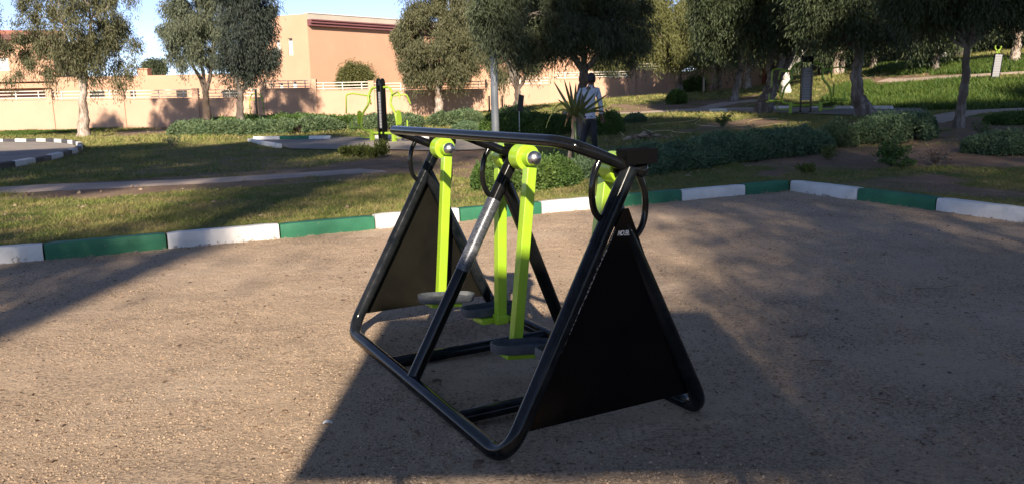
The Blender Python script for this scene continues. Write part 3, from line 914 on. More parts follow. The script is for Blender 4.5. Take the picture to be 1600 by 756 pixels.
def left_building():
    A = at(-160, 100, 77); B = at(84, 100, 79)
    r = empty('peach_building', (A[0], A[1], 0), 0, 'peach house with red tiled roof edge and shuttered window on the far left', 'building')
    o0 = Vector(r.location); L = (Vector(B)-Vector(A)).xy.length
    u = lambda px: (px+160)/244*L
    z = lambda py: zat(0, py, 78)
    ops = [(u(-6), u(12), z(111), z(90)), (u(-160)+.3, u(83), z(131.5), z(128.5)), (u(-160)+.3, u(83), z(160), z(139))]
    w_, a, t, n = facade(r, A, B, -1, z(60), M['building_peach'], ops, 'wall', th=.5)
    rot = Matrix.Rotation(math.atan2(t.y, t.x), 3, 'Z')
    boxpts(r, [Vector(A)+n*1.6, Vector(B)+n*1.6, Vector(B)+n*8, Vector(A)+n*8], -1, z(61), M['building_peach'], 'rear_block')
    o = ops[0]
    c = a+t*((o[0]+o[1])/2)+n*.22+Vector((0, 0, (o[2]+o[3])/2))-o0
    f = MB()
    wd, hh = o[1]-o[0], o[3]-o[2]
    for s_ in (-1, 1):
        f.box(c+t*(s_*(wd/2-.04)), (.08, .1, hh), rot).box(c+Vector((0, 0, s_*(hh/2-.04))), (wd-.16, .1, .08), rot)
    f = f.build('window', M['rail'], r)
    MB().box(c, (wd-.16, .04, hh-.16), rot).build('shutter', M['shutter'], f)
    mid = (Vector(A)+Vector(B))/2-o0
    rd = Vector((mid.x, mid.y, z(60)))
    MB().box(rd+Vector((0, 0, .1))-n*.15, (L+.3, 1.0, .5), rot).build('cornice', M['maroon'], r)
    # sloping tiled roof edge
    e0 = Vector(A)-o0-n*.5; e1 = Vector(B)-o0-n*.5+t*.2
    MB().prism([Vector((e0.x, e0.y, z(57))), Vector((e0.x, e0.y, z(57)+.1))+n*0, Vector((e0.x, e0.y, z(41)))+n*3.2, Vector((e0.x, e0.y, z(57)))+n*3.2], e1-e0).build('roof', M['roof_red'], r)
    for px in (-60, 92-6):
        P = at(px, 150, 77.6)
        MB().box(Vector((P[0], P[1], z(150)))-o0+Vector((0, .1, .4)), (.35, .35, 2.3), rot).build('porch_column', M['building_peach'], r)
left_building()
def low_building():
    A = at(84, 100, 74); B = at(424, 100, 74)
    r = empty('low_peach_building', (A[0], A[1], 0), 0, 'long low flat roofed peach building between the left tree and the big building', 'building')
    o0 = Vector(r.location)
    boxpts(r, [A, B, Vector(B)+Vector((0, 8, 0)), Vector(A)+Vector((0, 8, 0))], -1, zat(250, 118, 74), M['building_peach'], 'wall')
    boxpts(r, [A+np.array([0, 0, 0]), at(235, 100, 74), Vector(at(235, 100, 74))+Vector((0, 6, 0)), Vector(A)+Vector((0, 6, 0))], zat(250, 118, 74)+.002, zat(150, 124, 74)+.3, M['building_peach'], 'raised_block') if False else None
    P = at(226, 115, 76)
    MB().box(Vector(P)-o0, (.9, .9, .7)).box(Vector(P)-o0+Vector((0, 0, .39)), (1.1, 1.1, .08)).build('chimney', M['building_peach'], r)
    for px, w2 in ((152, 22), (208, 8), (284, 16), (360, 24)):
        Q = at(px, 147, 73.97)
        f = MB().box(Vector(Q)-o0, (w2/1240*74, .08, .6)).build('window', M['dark'], r)
low_building()

# ================================================================== TREES
def leaves(P, D, L, W, rng):
    n = len(P)
    D = D/np.linalg.norm(D, axis=1, keepdims=True)
    Rn = rng.normal(size=(n, 3)); Sd = np.cross(D, Rn); Sd /= np.linalg.norm(Sd, axis=1, keepdims=True)+1e-9
    L = (L*(.7+.6*rng.random(n)))[:, None]; W = (W*(.7+.6*rng.random(n)))[:, None]
    v0 = P; v1 = P+D*L*.42+Sd*W/2; v2 = P+D*L; v3 = P+D*L*.42-Sd*W/2
    V = np.stack([v0, v1, v2, v3], 1).reshape(-1, 3)
    return V, np.arange(4*n).reshape(n, 4)
def crown_mesh(name, blobs, nclump, per, L, W, m, parent, seed, droop=1.0, cs=.36, off=(0, 0, 0)):
    """blobs: (x,y,z,rx,ry,rz) relative; returns clump centres"""
    rng = np.random.default_rng(seed)
    B = np.array(blobs, float); vol = B[:, 3]*B[:, 4]*B[:, 5]; wgt = vol**.8/np.sum(vol**.8)
    ii = rng.choice(len(B), nclump, p=wgt)
    d_ = rng.normal(size=(nclump, 3)); d_ /= np.linalg.norm(d_, axis=1, keepdims=True)
    r = (.35+.65*rng.random(nclump)**.55)[:, None]
    C = B[ii, :3]+d_*r*B[ii, 3:6]
    size = cs*(.6+.9*rng.random(nclump))
    P = np.repeat(C, per, 0); sz = np.repeat(size, per)[:, None]
    g = rng.normal(size=P.shape)
    rad_ = rng.random((len(P), 1))
    g = g/np.linalg.norm(g, axis=1, keepdims=True)*rad_**.6*1.25
    P = P+g*sz*np.array([.95, .95, .95])
    # hanging tassels
    q = rng.random(len(P)) < .30
    P[q, 2] -= rng.random(q.sum())**1.4*sz[q, 0]*2.0*droop
    D = rng.normal(size=P.shape)*.45+np.repeat(d_, per, 0)*.35+np.array([0, 0, -1.0])*droop
    V, Fq = leaves(P, D, L, W, rng)
    o = np_mesh(name, V+np.array(off), Fq, m, parent)
    return o, C
def limb(mb, a, b, r0, r1, rng, n=7, sag=.25, seg=8):
    a = Vector(a); b = Vector(b); L = (b-a).length
    pts = []; rs = []
    w1 = Vector([rng.gauss(0, 1) for _ in range(3)])*L*.06
    for i in range(n+1):
        t = i/n
        p = a.lerp(b, t)+w1*math.sin(math.pi*t)+Vector((0, 0, 1))*L*sag*math.sin(math.pi*t)*.5
        p += Vector([rng.gauss(0, 1) for _ in range(3)])*L*.012*(0 < i < n)
        pts.append(p); rs.append(r0*(1-t)+r1*t)
    mb.tube(pts, rs, seg)
    return pts
def tree(name, base, trunk_pts, r0, blobs, mleaf, mbark, label, group=None, seed=1, nclump=170, per=170, L=.26, W=.05, droop=1.0, cs=.4,
         nlimb=14, flare=1.35, cat='tree', forks=None):
    """trunk_pts relative to base; blobs relative to base"""
    rng = random.Random(seed)
    r = empty(name, tuple(base), 0, label, cat, group)
    mb = MB()
    pts = [Vector(p) for p in trunk_pts]
    # refine trunk with wobble
    fine = []; n = len(pts)
    for i in range(n-1):
        for k in range(6):
            t = k/6
            p = pts[i].lerp(pts[i+1], t)
            if i or k: p += Vector((rng.gauss(0, 1), rng.gauss(0, 1), 0))*r0*.10
            fine.append(p)
    fine.append(pts[-1])
    H = fine[-1].z-fine[0].z
    rs = []
    for p in fine:
        t = max(0, min(1, (p.z-fine[0].z)/max(H, .1)))
        rs.append(r0*(1-.38*t)*(1+(flare-1)*math.exp(-t*9))*(1+rng.gauss(0, .05)))
    fine.insert(0, fine[0]+Vector((0, 0, -.35))); rs.insert(0, rs[0]*1.1)
    mb.tube(fine, rs, 14)
    tops = [(fine[-1], rs[-1])]
    if forks:
        tops = []
        for f in forks:
            q = [Vector(p) for p in f]
            k = limb(mb, fine[-2], q[0], rs[-1]*.85, rs[-1]*.6, rng, 6, 0.0, 10)
            for a, b in zip(q[:-1], q[1:]): limb(mb, a, b, rs[-1]*.6, rs[-1]*.4, rng, 6, 0.02, 10)
            tops.append((q[-1], rs[-1]*.42))
            if len(q) > 1: tops.append((q[0], rs[-1]*.5))
    o, C = crown_mesh('crown', blobs, nclump, per, L, W, mleaf, r, seed+100, droop, cs)
    idx = list(range(len(C))); rng.shuffle(idx)
    for k in idx[:nlimb]:
        c = Vector(C[k]); tp, tr = min(tops, key=lambda q: (q[0]-c).length)
        pp = limb(mb, tp, c, tr*.62, .02, rng, 7, .15)
        for _ in range(2):
            k2 = min(idx, key=lambda j: (Vector(C[j])-pp[4]).length+rng.random()*1.5)
            limb(mb, pp[3], Vector(C[k2]), tr*.25, .012, rng, 5, .1, 6)
    mb.build('trunk', mbark, r)
    return r
def T(label, bpx, Y, tr, r0, crown, leaf, bark_, seed, nclump=170, per=170, L=.26, W=.05, droop=1., cs=.4, nlimb=14, flare=1.35, forks=None, group='eucalyptus trees in the park', name='eucalyptus_tree', dscale=.9, cat='tree'):
    """bpx = base pixel; tr = trunk pixels going up at depth Y; crown = (cx,cy,rx,ry[,dy]) pixels at depth Y"""
    b = at(bpx[0], bpx[1], Y); b[2] = gz(b[0], b[1])
    k = Y/F
    rel = lambda px, py, dy=0: tuple(at(px, py, Y+dy)-b)
    tp = [(0, 0, 0)]+[rel(*p) for p in tr]
    bl = []
    for c in crown:
        dy = c[4] if len(c) > 4 else 0
        p = rel(c[0], c[1], dy)
        bl.append((*p, c[2]*k, max(c[2], c[3])*k*dscale, c[3]*k))
    fk = [[rel(*p) for p in f] for f in forks] if forks else None
    return tree(name, b, tp, r0, bl, M[leaf], M[bark_], label, group, seed, int(nclump*.8), int(per*2.0), L*.74, W*.72, droop, cs, nlimb, flare, cat, fk)

T('olive green eucalyptus with peeling white trunk on the lit grass, leftmost tree', (131,216), 43, [(130,175),(131,140)], .30,
  [(118,20,82,72),(72,92,38,34),(118,98,48,34),(182,62,30,46),(125,-70,85,60),(150,100,40,30),(190,122,22,12),(60,40,35,35)], 'leaf_olive', 'bark_pale', 3, 235, 190, forks=[[(112,95),(100,40)],[(136,90),(142,30)],[(128,100),(122,55)]])
T('thin side spray of olive leaves hanging off a bare eucalyptus branch at the left edge', (-35,212), 42, [(-34,160),(-30,110)], .2,
  [(-60,30,50,70),(-20,60,30,40),(19,112,13,22),(20,70,12,16)], 'leaf_olive', 'bark_grey', 4, 110, 150, nlimb=18)
T('grey green eucalyptus with dark fissured trunk standing in the left hedge', (325,206), 44, [(322,170),(321,140)], .24,
  [(306,28,52,58),(274,60,20,38),(300,95,32,24),(325,-50,60,60),(335,70,32,40),(285,20,34,46),(262,95,9,9)], 'leaf_grey', 'bark_dark', 5, 215, 190, forks=[[(305,110),(285,70)],[(330,105),(330,50)],[(318,115),(310,60)]])
T('shade darkened eucalyptus with pale mottled trunk, right neighbour of the grey green one', (377,206), 40, [(375,170),(376,142)], .22,
  [(383,55,34,50),(402,98,24,24),(372,98,28,22),(388,-20,46,50),(424,92,11,20),(360,122,10,9),(406,40,16,28)], 'leaf_shade', 'bark_grey', 6, 180, 190, forks=[[(362,118),(355,80)],[(390,115),(400,60)]])
T('dense round olive eucalyptus in front of the maroon cornice building', (686,190), 54, [(686,160),(686,128)], .30,
  [(680,55,62,60),(684,98,56,30),(645,95,28,30),(722,92,30,30),(685,-20,55,45),(650,50,32,40),(722,45,32,45),(690,115,45,16)], 'leaf_olive', 'bark_pale', 7, 350, 190, L=.3, W=.06, forks=[[(670,100),(660,60)],[(700,100),(710,55)]])
T('eucalyptus behind the lamp pole with a lumpy grey trunk and narrow crown', (808,200), 43, [(803,175),(812,158),(808,142)], .27,
  [(800,98,44,26),(778,60,36,45),(828,70,40,40),(770,20,40,45),(810,0,60,50),(760,70,16,30)], 'leaf_olive', 'bark_grey', 8, 240, 190, nlimb=10)
T('big dark eucalyptus with a single trunk behind the walking man', (911,219), 24.5, [(909,175),(911,135),(913,108)], .20,
  [(870,30,95,50),(800,52,48,40),(960,40,60,48),(905,54,95,22),(900,-70,130,80),(985,70,30,26),(835,82,35,18),(775,10,35,45),(785,18,38,36,-2.8),(772,30,26,34,-3.3),(785,5,30,30,-3.2),(780,35,24,26,-3.4),(775,15,30,34,-3.3)], 'leaf_dark', 'bark_grey', 9, 600, 190, L=.19, W=.032, cs=.27, forks=[[(885,75),(850,30)],[(940,75),(965,30)],[(912,70),(910,10)]], nlimb=26, flare=1.2)
T('small eucalyptus with a short pale trunk in front of the pink wall', (1063,150), 50, [(1060,130),(1061,112)], .25,
  [(1060,40,60,50),(1020,45,45,44),(1100,50,55,42),(1065,85,60,10),(1000,15,40,50),(1120,10,60,50),(1150,50,30,38)], 'leaf_yellow', 'bark_grey', 10, 420, 190, L=.28, W=.055)
T('forked dark eucalyptus with a thick leaning trunk beside the shaded green machine', (1192,180), 33, [(1200,150),(1209,122)], .38,
  [(1190,5,95,48),(1120,10,50,45),(1260,10,70,48),(1200,50,80,14),(1190,-60,120,50),(1130,55,35,16),(1280,52,45,12)], 'leaf_deep', 'bark_grey', 11, 620, 190, L=.24, W=.045,
  forks=[[(1204,88),(1206,55)],[(1236,88),(1250,45)],[(1222,92),(1200,70)]], nlimb=26, flare=1.2)
T('dark eucalyptus with a thick rough trunk flaring at its foot between two white kerb stones', (1353,187), 27.5, [(1340,150),(1337,115),(1342,80)], .235,
  [(1340,-10,90,42),(1400,0,60,42),(1290,5,50,40),(1345,35,85,14),(1340,-80,120,50),(1400,38,45,14)], 'leaf_deep', 'bark_grey', 12, 560, 190, L=.22, W=.04, nlimb=22, flare=1.9)
T('slender dark trunked tree nearest on the right slope, leaning slightly left at its foot', (1497,204), 21, [(1503,160),(1508,120),(1512,75)], .125,
  [(1500,-25,110,40),(1570,-20,60,35),(1440,-5,50,35),(1510,18,90,12),(1500,-100,140,50)], 'leaf_deep', 'bark_grey', 13, 560, 190, L=.19, W=.034, cs=.3, nlimb=22, flare=1.25)
T('sunlit orange barked tree fanning into many stems at the right edge', (1584,100), 38, [(1588,78),(1592,58)], .22,
  [(1600,-5,60,22),(1640,10,50,40),(1560,-10,40,18),(1600,-60,90,50)], 'leaf_olive', 'bark_pale', 14, 200, 170, forks=[[(1580,36),(1568,10)],[(1594,35),(1590,8)],[(1610,38),(1624,12)],[(1600,40),(1607,12)]], nlimb=8)
small = [
 ('leaning grey trunk tree just before the far end of the pink wall', (1146,156), 42, [(1152,130),(1158,100)], .21, (1150,45,60,42), 'bark_grey'),
 ('tree with an upright patchy trunk beside the leaning one by the wall', (1168,149), 50, [(1168,125),(1170,100)], .24, (1185,40,65,48), 'bark_pale'),
 ('tree with a broad pale trunk standing close against the pink wall', (1122,143), 54, [(1119,128),(1121,108)], .36, (1115,55,60,40), 'bark_pale'),
 ('tree with a whitewashed trunk left of the shaded green machine', (1229,151), 43, [(1228,132),(1229,112)], .24, (1240,45,70,40), 'bark_white'),
 ('tree with a short stubby trunk beyond the thick rough one', (1364,110), 52, [(1366,95),(1365,80)], .23, (1365,40,60,32), 'bark_grey'),
 ('pale thick trunked tree on the crest in the middle of the green bank', (1419,103), 52, [(1418,88),(1420,70)], .27, (1420,30,65,32), 'bark_pale'),
 ('small grey trunk tree rooted low on the green bank', (1461,123), 40, [(1462,105),(1463,86)], .17, (1460,42,55,34), 'bark_grey'),
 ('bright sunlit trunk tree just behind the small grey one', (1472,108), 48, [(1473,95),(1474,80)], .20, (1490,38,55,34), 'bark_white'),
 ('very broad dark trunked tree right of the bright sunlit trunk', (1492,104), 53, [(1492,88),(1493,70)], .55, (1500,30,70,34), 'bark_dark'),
 ('tree with a crooked pale trunk left in the cluster at the top of the slope', (1306,121), 50, [(1306,105),(1309,88)], .22, (1300,42,60,36), 'bark_pale'),
 ('tree with a lit orange trunk beside the crooked pale one', (1313,121), 51, [(1316,104),(1318,88)], .17, (1330,42,50,36), 'bark_pale'),
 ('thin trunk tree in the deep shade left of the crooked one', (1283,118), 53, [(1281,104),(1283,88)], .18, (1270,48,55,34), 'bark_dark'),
]
for i, (lab, b, Y, tr, r0, c, bk) in enumerate(small):
    T(lab, b, Y, tr, r0, [(c[0], c[1]-14, c[2], c[3]), (c[0]+20, c[1]-44, c[2], c[3]), (c[0]-25, c[1]+2, c[2]*.6, c[3]*.6)], 'leaf_deep', bk, 30+i, 190, 150, L=.34, W=.07, nlimb=8, flare=1.2, cs=.5)
# trees beyond the wall and the building
T('bushy yellow green treetop rising over the wall before the big building', (556,180), 62, [(556,150)], .12, [(556,116,20,16),(545,125,16,14),(568,122,14,12)], 'leaf_yellow', 'bark_grey', 50, 110, 120, L=.3, W=.07, droop=.1, name='garden_tree', group=None, nlimb=6)
T('tiny dark treetop far beyond the low flat roof', (240,150), 112, [(240,125)], .2, [(240,104,13,9),(232,108,8,6),(249,109,7,6)], 'leaf_dark', 'bark_grey', 51, 60, 90, L=.6, W=.16, droop=.5, name='far_tree', group=None, nlimb=3, cs=.7)
T('yellow green tree behind the wall, between the dark eucalyptus and the railing', (966,160), 66, [(966,130)], .2, [(968,95,42,22),(945,100,22,18),(1000,80,40,25),(1010,100,40,14)], 'leaf_yellow', 'bark_grey', 52, 200, 150, L=.34, W=.07, name='garden_tree', group=None, nlimb=6)
T('low bush in front of the pink wall by the elliptical trainer', (1085,146), 52, [(1085,142)], .05, [(1085,136,14,10),(1078,140,9,7)], 'hedge_green', 'bark_grey', 53, 60, 100, L=.18, W=.07, droop=.0, name='wall_bush', group=None, nlimb=3, cat='bush')

# distant belt of trees closing the slope
belt_src = None
rb = random.Random(5)
for i, (px, py, Y, sc) in enumerate([(1205,122,72,1.0),(1245,112,66,1.1),(1290,104,70,1.0),(1335,100,64,1.05),(1385,96,68,1.1),(1435,92,63,1.),(1480,88,66,1.15),(1530,86,60,1.0),(1580,84,58,1.1),(1640,80,54,1.0),(1410,90,80,1.2),(1310,98,82,1.2),(1545,84,76,1.2),(1230,108,84,1.1),(1160,120,78,1.0),(1105,130,80,1.0)]):
    b = at(px, py, Y); b[2] = gz(b[0], b[1])-.1
    if belt_src is None:
        belt_src = tree('background_tree', b, [(0,0,0),(0,.1,1.5),(.1,0,3.0)], .3, [(0,0,5.5,3.4,3,3.2),(0,0,8.5,2.8,2.6,2.8),(-1.5,.3,2.8,2.0,1.8,2.2),(1.6,0,2.6,2.0,1.8,2.2),(0,-.6,1.4,2.4,1.6,1.3)], M['leaf_deep'], M['bark_dark'],
                        'dense dark tree in the shaded belt closing the top of the slope', 'dark trees closing the top of the slope', 70, 330, 150, L=.42, W=.1, cs=.55, nlimb=8)
        o = belt_src
    else:
        o = copy_tree(belt_src)
        o.location = tuple(b); o.rotation_euler = (0, 0, rb.random()*6.28)
    o.scale = (sc, sc, sc*(.95+.2*rb.random()))

# tall trees that stand outside the picture and throw the long shadows across it
tall = None
SHADE = [ # x, y, trunk height scale, crown
 (-3.55,-9.5,1.0,'tall bare stemmed eucalyptus behind the viewpoint, leftmost but one'),
 (-8.5,-13,1.05,'tall eucalyptus behind the viewpoint on the left'),
 (-13.0,-11,1.0,'tall eucalyptus far to the left behind the viewpoint'),
 (-18.0,-12,1.05,'tall eucalyptus at the left end of the row behind the viewpoint'),
]
def shade_tree(base, h0, h1, rad, lab, seed, bl='leaf_dark', n=260, r0=.3, lean=0., cs=.6, L=.4, W=.11):
    x, y = base; z = gz(x, y) if min(*[float(v[0]) for v in to_st([x], [y])]) < 0 else 0
    k = h1-h0
    bl_ = [(lean, 0, h0+k*.3, rad, rad, k*.32), (lean+rad*.25, 0, h0+k*.7, rad*.8, rad*.8, k*.3), (lean-rad*.5, .5, h0+k*.5, rad*.6, rad*.6, k*.3)]
    return tree('eucalyptus_tree', (x, y, z), [(0,0,0),(lean*.3,0,h0*.5),(lean,0,h0+k*.2)], r0, bl_, M[bl], M['bark_pale'], lab, 'eucalyptus trees in the park', seed, n, 120, L=L, W=W, cs=cs, nlimb=8, flare=1.2)
shade_tree((-4.3,-13), 13.0, 21, 2.4, 'tall bare stemmed eucalyptus behind the viewpoint, nearest on the left', 201, lean=.9, r0=.36, n=70, cs=.9, L=.3, W=.09)
shade_tree((-9,-12), 14.5, 24, 3.6, 'tall eucalyptus behind the viewpoint, second on the left', 202)
shade_tree((-15.5,-12), 14.0, 23, 3.4, 'tall eucalyptus behind the viewpoint, third on the left', 203)
shade_tree((-5.3,-8), 6.4, 10.4, 1.5, 'low crowned eucalyptus behind the viewpoint on the left', 204, n=26, cs=.8, L=.3, W=.09)
shade_tree((4.3,-9), 4.2, 18, 2.9, 'full crowned eucalyptus behind the viewpoint, first on the right', 205, n=200, cs=1.1, L=.20, W=.065)
shade_tree((8.6,-10), 4.5, 21.5, 3.4, 'full crowned eucalyptus behind the viewpoint, second on the right', 206, n=290, cs=1.1, L=.20, W=.065)
shade_tree((13.5,-8), 6, 22, 3.5, 'full crowned eucalyptus behind the viewpoint, third on the right', 207, n=380, cs=1.0, L=.20, W=.065)
shade_tree((3.0,-6.5), 2.4, 7.4, 2.3, 'small low branching unseen eucalyptus added behind the viewpoint to shade the court', 212, n=120, cs=.9, L=.14, W=.045, r0=.12)  # unseen low tree, added to shade the lower right court
shade_tree((3.0,-20), 5.5, 15.6, 2.9, 'round crowned unseen eucalyptus added well behind the viewpoint for shade', 213, n=260, cs=1.0, L=.2, W=.07)  # unseen tree, added to darken the ground that the black steel reflects
shade_tree((12.5,8.5), 5, 12.5, 3.2, 'eucalyptus just outside the right edge, nearest the gravel court', 208, n=330)
shade_tree((19,8), 5, 12.5, 4, 'big eucalyptus outside the right edge beyond the court', 210, n=330)
shade_tree((3.6,-14), 14, 27, 3.4, 'tallest eucalyptus behind the viewpoint on the right', 211, n=330)
# board on two posts behind the viewpoint: throws the straight edged shadow over the near court
def notice_board():
    tn = math.tan(ELEV); yb = -1.3
    zb, zt = (2.98-yb)*tn, (5.42-yb)*tn
    r = empty('notice_board', (0.3, yb, 0), 0, 'broad notice board on two steel posts standing behind the viewpoint on the court', 'notice board')
    MB().box((-.13, 0, (zb+zt)/2), (2.26, .05, zt-zb)).build('board', M['signplate'], r, .004)
    for x in (-.81, .55):
        MB().tube([(x, 0, -.2), (x, 0, zb)], .03, 10).build('post', M['pole'], r)
notice_board()

# ================================================================== AIR WALKER (main subject)
def bezier(pts, n=16):
    """smooth curve through points"""
    P = [np.array(p, float) for p in pts]; out = []
    for i in range(len(P)-1):
        p0 = P[max(i-1, 0)]; p1 = P[i]; p2 = P[i+1]; p3 = P[min(i+2, len(P)-1)]
        for k in range(n):
            f = k/n
            out.append(.5*((2*p1)+(-p0+p2)*f+(2*p0-5*p1+4*p2-p3)*f*f+(-p0+3*p1-3*p2+p3)*f**3))
    out.append(P[-1]); return [tuple(q) for q in out]
def air_walker():
    NX, NY, YAW = -.0685, 3.1001, .4879
    W, L, uT, hT, vm, uh, zh = 1.016, 2.115, .655, 1.1935, 1.0447, .345, 1.3212
    vc, vc2, uf, uj, zj, r_ = 1.386, .4617, .012, .582, 1.047, .037
    r = empty('air_walker', (NX, NY, 0), YAW, 'black steel air walker with four lime green swinging arms, standing on the gravel court', 'exercise machine')
    z0 = .036
    path = bend([(uT, L, hT), (uf-.005, L+.005, z0), (uf-.012, -.055, z0), (uT, 0, hT)], .15, 10)
    f = MB().tube(path, r_, 22).build('front_frame', M['base_tube'], r)
    path = bend([(uj-.005, L, zj-.005), (W+.035, L+.01, z0), (W+.035, -.06, z0), (uj-.005, 0, zj-.005)], .14, 10)
    MB().tube(path, r_, 22).build('rear_frame', M['base_tube'], r)
    # glossy sleeves are the same tube: middle A-frame
    MB().tube([(uf, vm, z0), (uT, vm, hT)], r_, 22).build('leg', M['black_tube'], r)
    MB().tube([(uj+.02, vm, zj), (W, vm, z0)], r_, 22).build('leg', M['black_tube'], r)
    for v in (vc, vc2):
        MB().tube([(uf, v, z0), (W, v, z0)], r_*.92, 20).build('crossbar', M['base_tube'], r)
    # welds at the crossbar ends
    fl = lambda z: uf+(uT-uf)*(z-z0)/(hT-z0)
    rl = lambda z: uj+(W-uj)*(zj-z)/(zj-z0)
    for v, m_ in ((0, 'panel'), (L, 'panel_dusty')):
        zb, zt = .135, 1.03
        vp = v-.0415 if v == 0 else v+.0355
        poly = [(fl(zb)+.033, vp, zb), (rl(zb)+.0, vp, zb), (rl(zb+.10)+.024, vp, zb+.10), (rl(zt)+.034, vp, zt), (fl(zt)+.033, vp, zt)]
        p = MB().prism(poly, (0, .006, 0)).build('side_panel', M[m_], r)
        if m_ == 'panel_dusty': p['label'] = 'dusty brown black side panel, far end'
        rr = random.Random(3)
        bead = []
        for i in range(60):
            z = .2+.75*i/59
            bead.append((fl(z)+.034+rr.uniform(-.0012, .0012), vp-.001, z+rr.uniform(-.002, .002)))
        rad = [.0018+.0024*rr.random() for _ in bead]
        MB().tube(bead, rad, 6).build('weld_seam', M['weld'], p)
        if v == 0:
            cu = bpy.data.curves.new('painted_number', 'FONT'); cu.body = 'MO 3956'; cu.size = .036; cu.shear = .35; cu.extrude = .0004; cu.offset = .0009; cu.space_character = .8
            cu.align_x = 'CENTER'; cu.align_y = 'CENTER'
            tmp = bpy.data.objects.new('tmp', cu); COL.objects.link(tmp)
            bpy.context.view_layer.update()
            me = bpy.data.meshes.new_from_object(tmp.evaluated_get(bpy.context.evaluated_depsgraph_get()))
            bpy.data.objects.remove(tmp); bpy.data.curves.remove(cu)
            me.materials.clear(); me.materials.append(M['marker'])
            o = bpy.data.objects.new('painted_number', me); link(o, p)
            o.location = (.600, -.0425, .925); o.rotation_euler = (math.pi/2, R(4), 0); o.scale = (.62, .85, 1)
    # handrail with its end bends, and the middle strut
    path = bend([(uT, -.0, hT+.005), (uh, 0, zh), (uh, L, zh), (uT, L, hT+.005)], {1: .15, 2: .06}, 12)
    MB().tube(path, .0265, 20).build('handrail', M['black_tube'], r)
    MB().tube([(uh, vm, zh), (uT, vm, hT+.005)], .024, 18).build('strut', M['black_tube'], r)
    for v in (0, vm, L):
        MB().tube(bezier([(.505, v, 1.245), (.472, v, 1.18), (.462, v, 1.10), (.478, v, 1.02), (.535, v, .962)], 6), .0145, 12).build('hoop', M['black_tube'], r)
        MB().tube(bezier([(.705, v, 1.17), (.738, v, 1.09), (.742, v, 1.0), (.72, v, .93), (.665, v, .875)], 6), .0145, 12).build('hoop', M['black_tube'], r)
        MB().tube([(uT-.02, v, hT+.004), (uT+.06, v, hT-.008)], .025, 16).lathe([(.001, .034), (.014, .032), (.025, .024), (.033, .010), (.036, 0), (.033, -.012), (.022, -.03)], (uT+.062, v, hT-.008), (1, 0, -.12), 20).build('strut_end', M['black_tube'], r)
        # open box bracket on the crown of the A-frame
        b = MB(); cx, cz = uT+.04, hT+.052
        lx, ly, h = .155, .09, .064
        b.box((cx, v-ly/2+.004, cz), (lx, .008, h)).box((cx, v+ly/2-.004, cz), (lx, .008, h))
        b.box((cx-lx/2+.004, v, cz), (.008, ly-.018, h)).box((cx+lx/2-.004, v, cz), (.008, ly-.018, h))
        b.box((cx, v, cz-.012), (lx-.02, ly-.02, .006))
        b.build('top_bracket', M['bracket'], r, .0015)
        MB().tube([(uT+.01, v, hT), (uT+.02, v, hT+.035)], .02, 14).build('bracket_stem', M['black_tube'], r)
    # worn instruction label wrapped round the middle leg
    a = Vector((fl(.60), vm, .60)); b_ = Vector((fl(.965), vm, .965)); t = (b_-a).normalized()
    side = Vector((-.45, -1, .2)); side = (side-t*side.dot(t)).normalized(); oth = t.cross(side)
    V = []; Fs = []; nA = 14; nL = 26
    rr = random.Random(8)
    for i in range(nL+1):
        for k in range(nA+1):
            an = (k/nA-.5)*R(175)
            p = a.lerp(b_, i/nL)+(side*math.cos(an)+oth*math.sin(an))*(r_+.0012+.0005*rr.random())
            V.append(p)
    for i in range(nL):
        for k in range(nA):
            Fs.append((i*(nA+1)+k, i*(nA+1)+k+1, (i+1)*(nA+1)+k+1, (i+1)*(nA+1)+k))
    MB().add(V, Fs, True).build('instruction_label', M['label'], r)
    # pendulums: (v of the hub, side the hub/pedal points to, swing angle)
    for v, sd_, sw, dr in ((L-.115, -1, R(4.8), .04), (vm+.115, 1, R(1.5), 0.), (vm-.14, -1, R(6.5), .07), (.115, 1, R(8.0), -.03)):
        p = empty('swing_arm', (uT, v, hT)); p.parent = r
        frame_side = -sd_
        # everything of the arm is built in arm space then swung about the axle
        def rotv(q):
            x, y, z = q; c, s_ = math.cos(sw), math.sin(sw)
            return (x*c+z*s_, y, -x*s_+z*c)
        def swing(o):
            for vv in o.data.vertices: vv.co = rotv(vv.co)
            return o
        bar = MB().box((0, sd_*.045, -.50-dr/2), (.056, .056, .90+dr)).box((0, sd_*.045, -.945-dr), (.070, .070, .05)).tube([(0, sd_*.014, 0), (0, sd_*.076, 0)], .043, 24)
        bl = bar.build('arm', M['lime'], r, .004); bl.location = (uT, v, hT); swing(bl)
        bpy.data.objects.remove(p)
        MB().lathe([(.0, -.075), (.071, -.075), (.071, .018), (.0, .018)], (0, 0, 0), (0, sd_, 0), 40).build('hub', M['lime'], bl, .004)
        MB().lathe([(.0, -.0765), (.058, -.0765), (.060, -.082), (.050, -.086), (.0, -.086)], (0, 0, 0), (0, sd_, 0), 28).build('bearing_ring', M['black_tube'], bl)
        MB().lathe([(.038, .070), (.038, .084), (.034, .098), (.026, .108), (.013, .115), (.0005, .117)], (0, 0, 0), (0, sd_, 0), 28).build('end_cap', M['steel'], bl)
        # axle stub to the frame
        MB().tube([(0, -sd_*.03, 0), (0, -sd_*.10, 0)], .026, 16).build('axle', M['black_tube'], bl)
        br = MB().box((-.01, sd_*.115, -.957-dr), (.21, .125, .034)).box((0, sd_*.06, -.955-dr), (.06, .06, .05))
        swing(br.build('pedal_bracket', M['lime'], bl, .003))
        # tray shaped rubber pedal
        A, B = .195, .078; cx, cy, cz = -.005, sd_*.150, -.905-dr
        ring = []
        n = 40
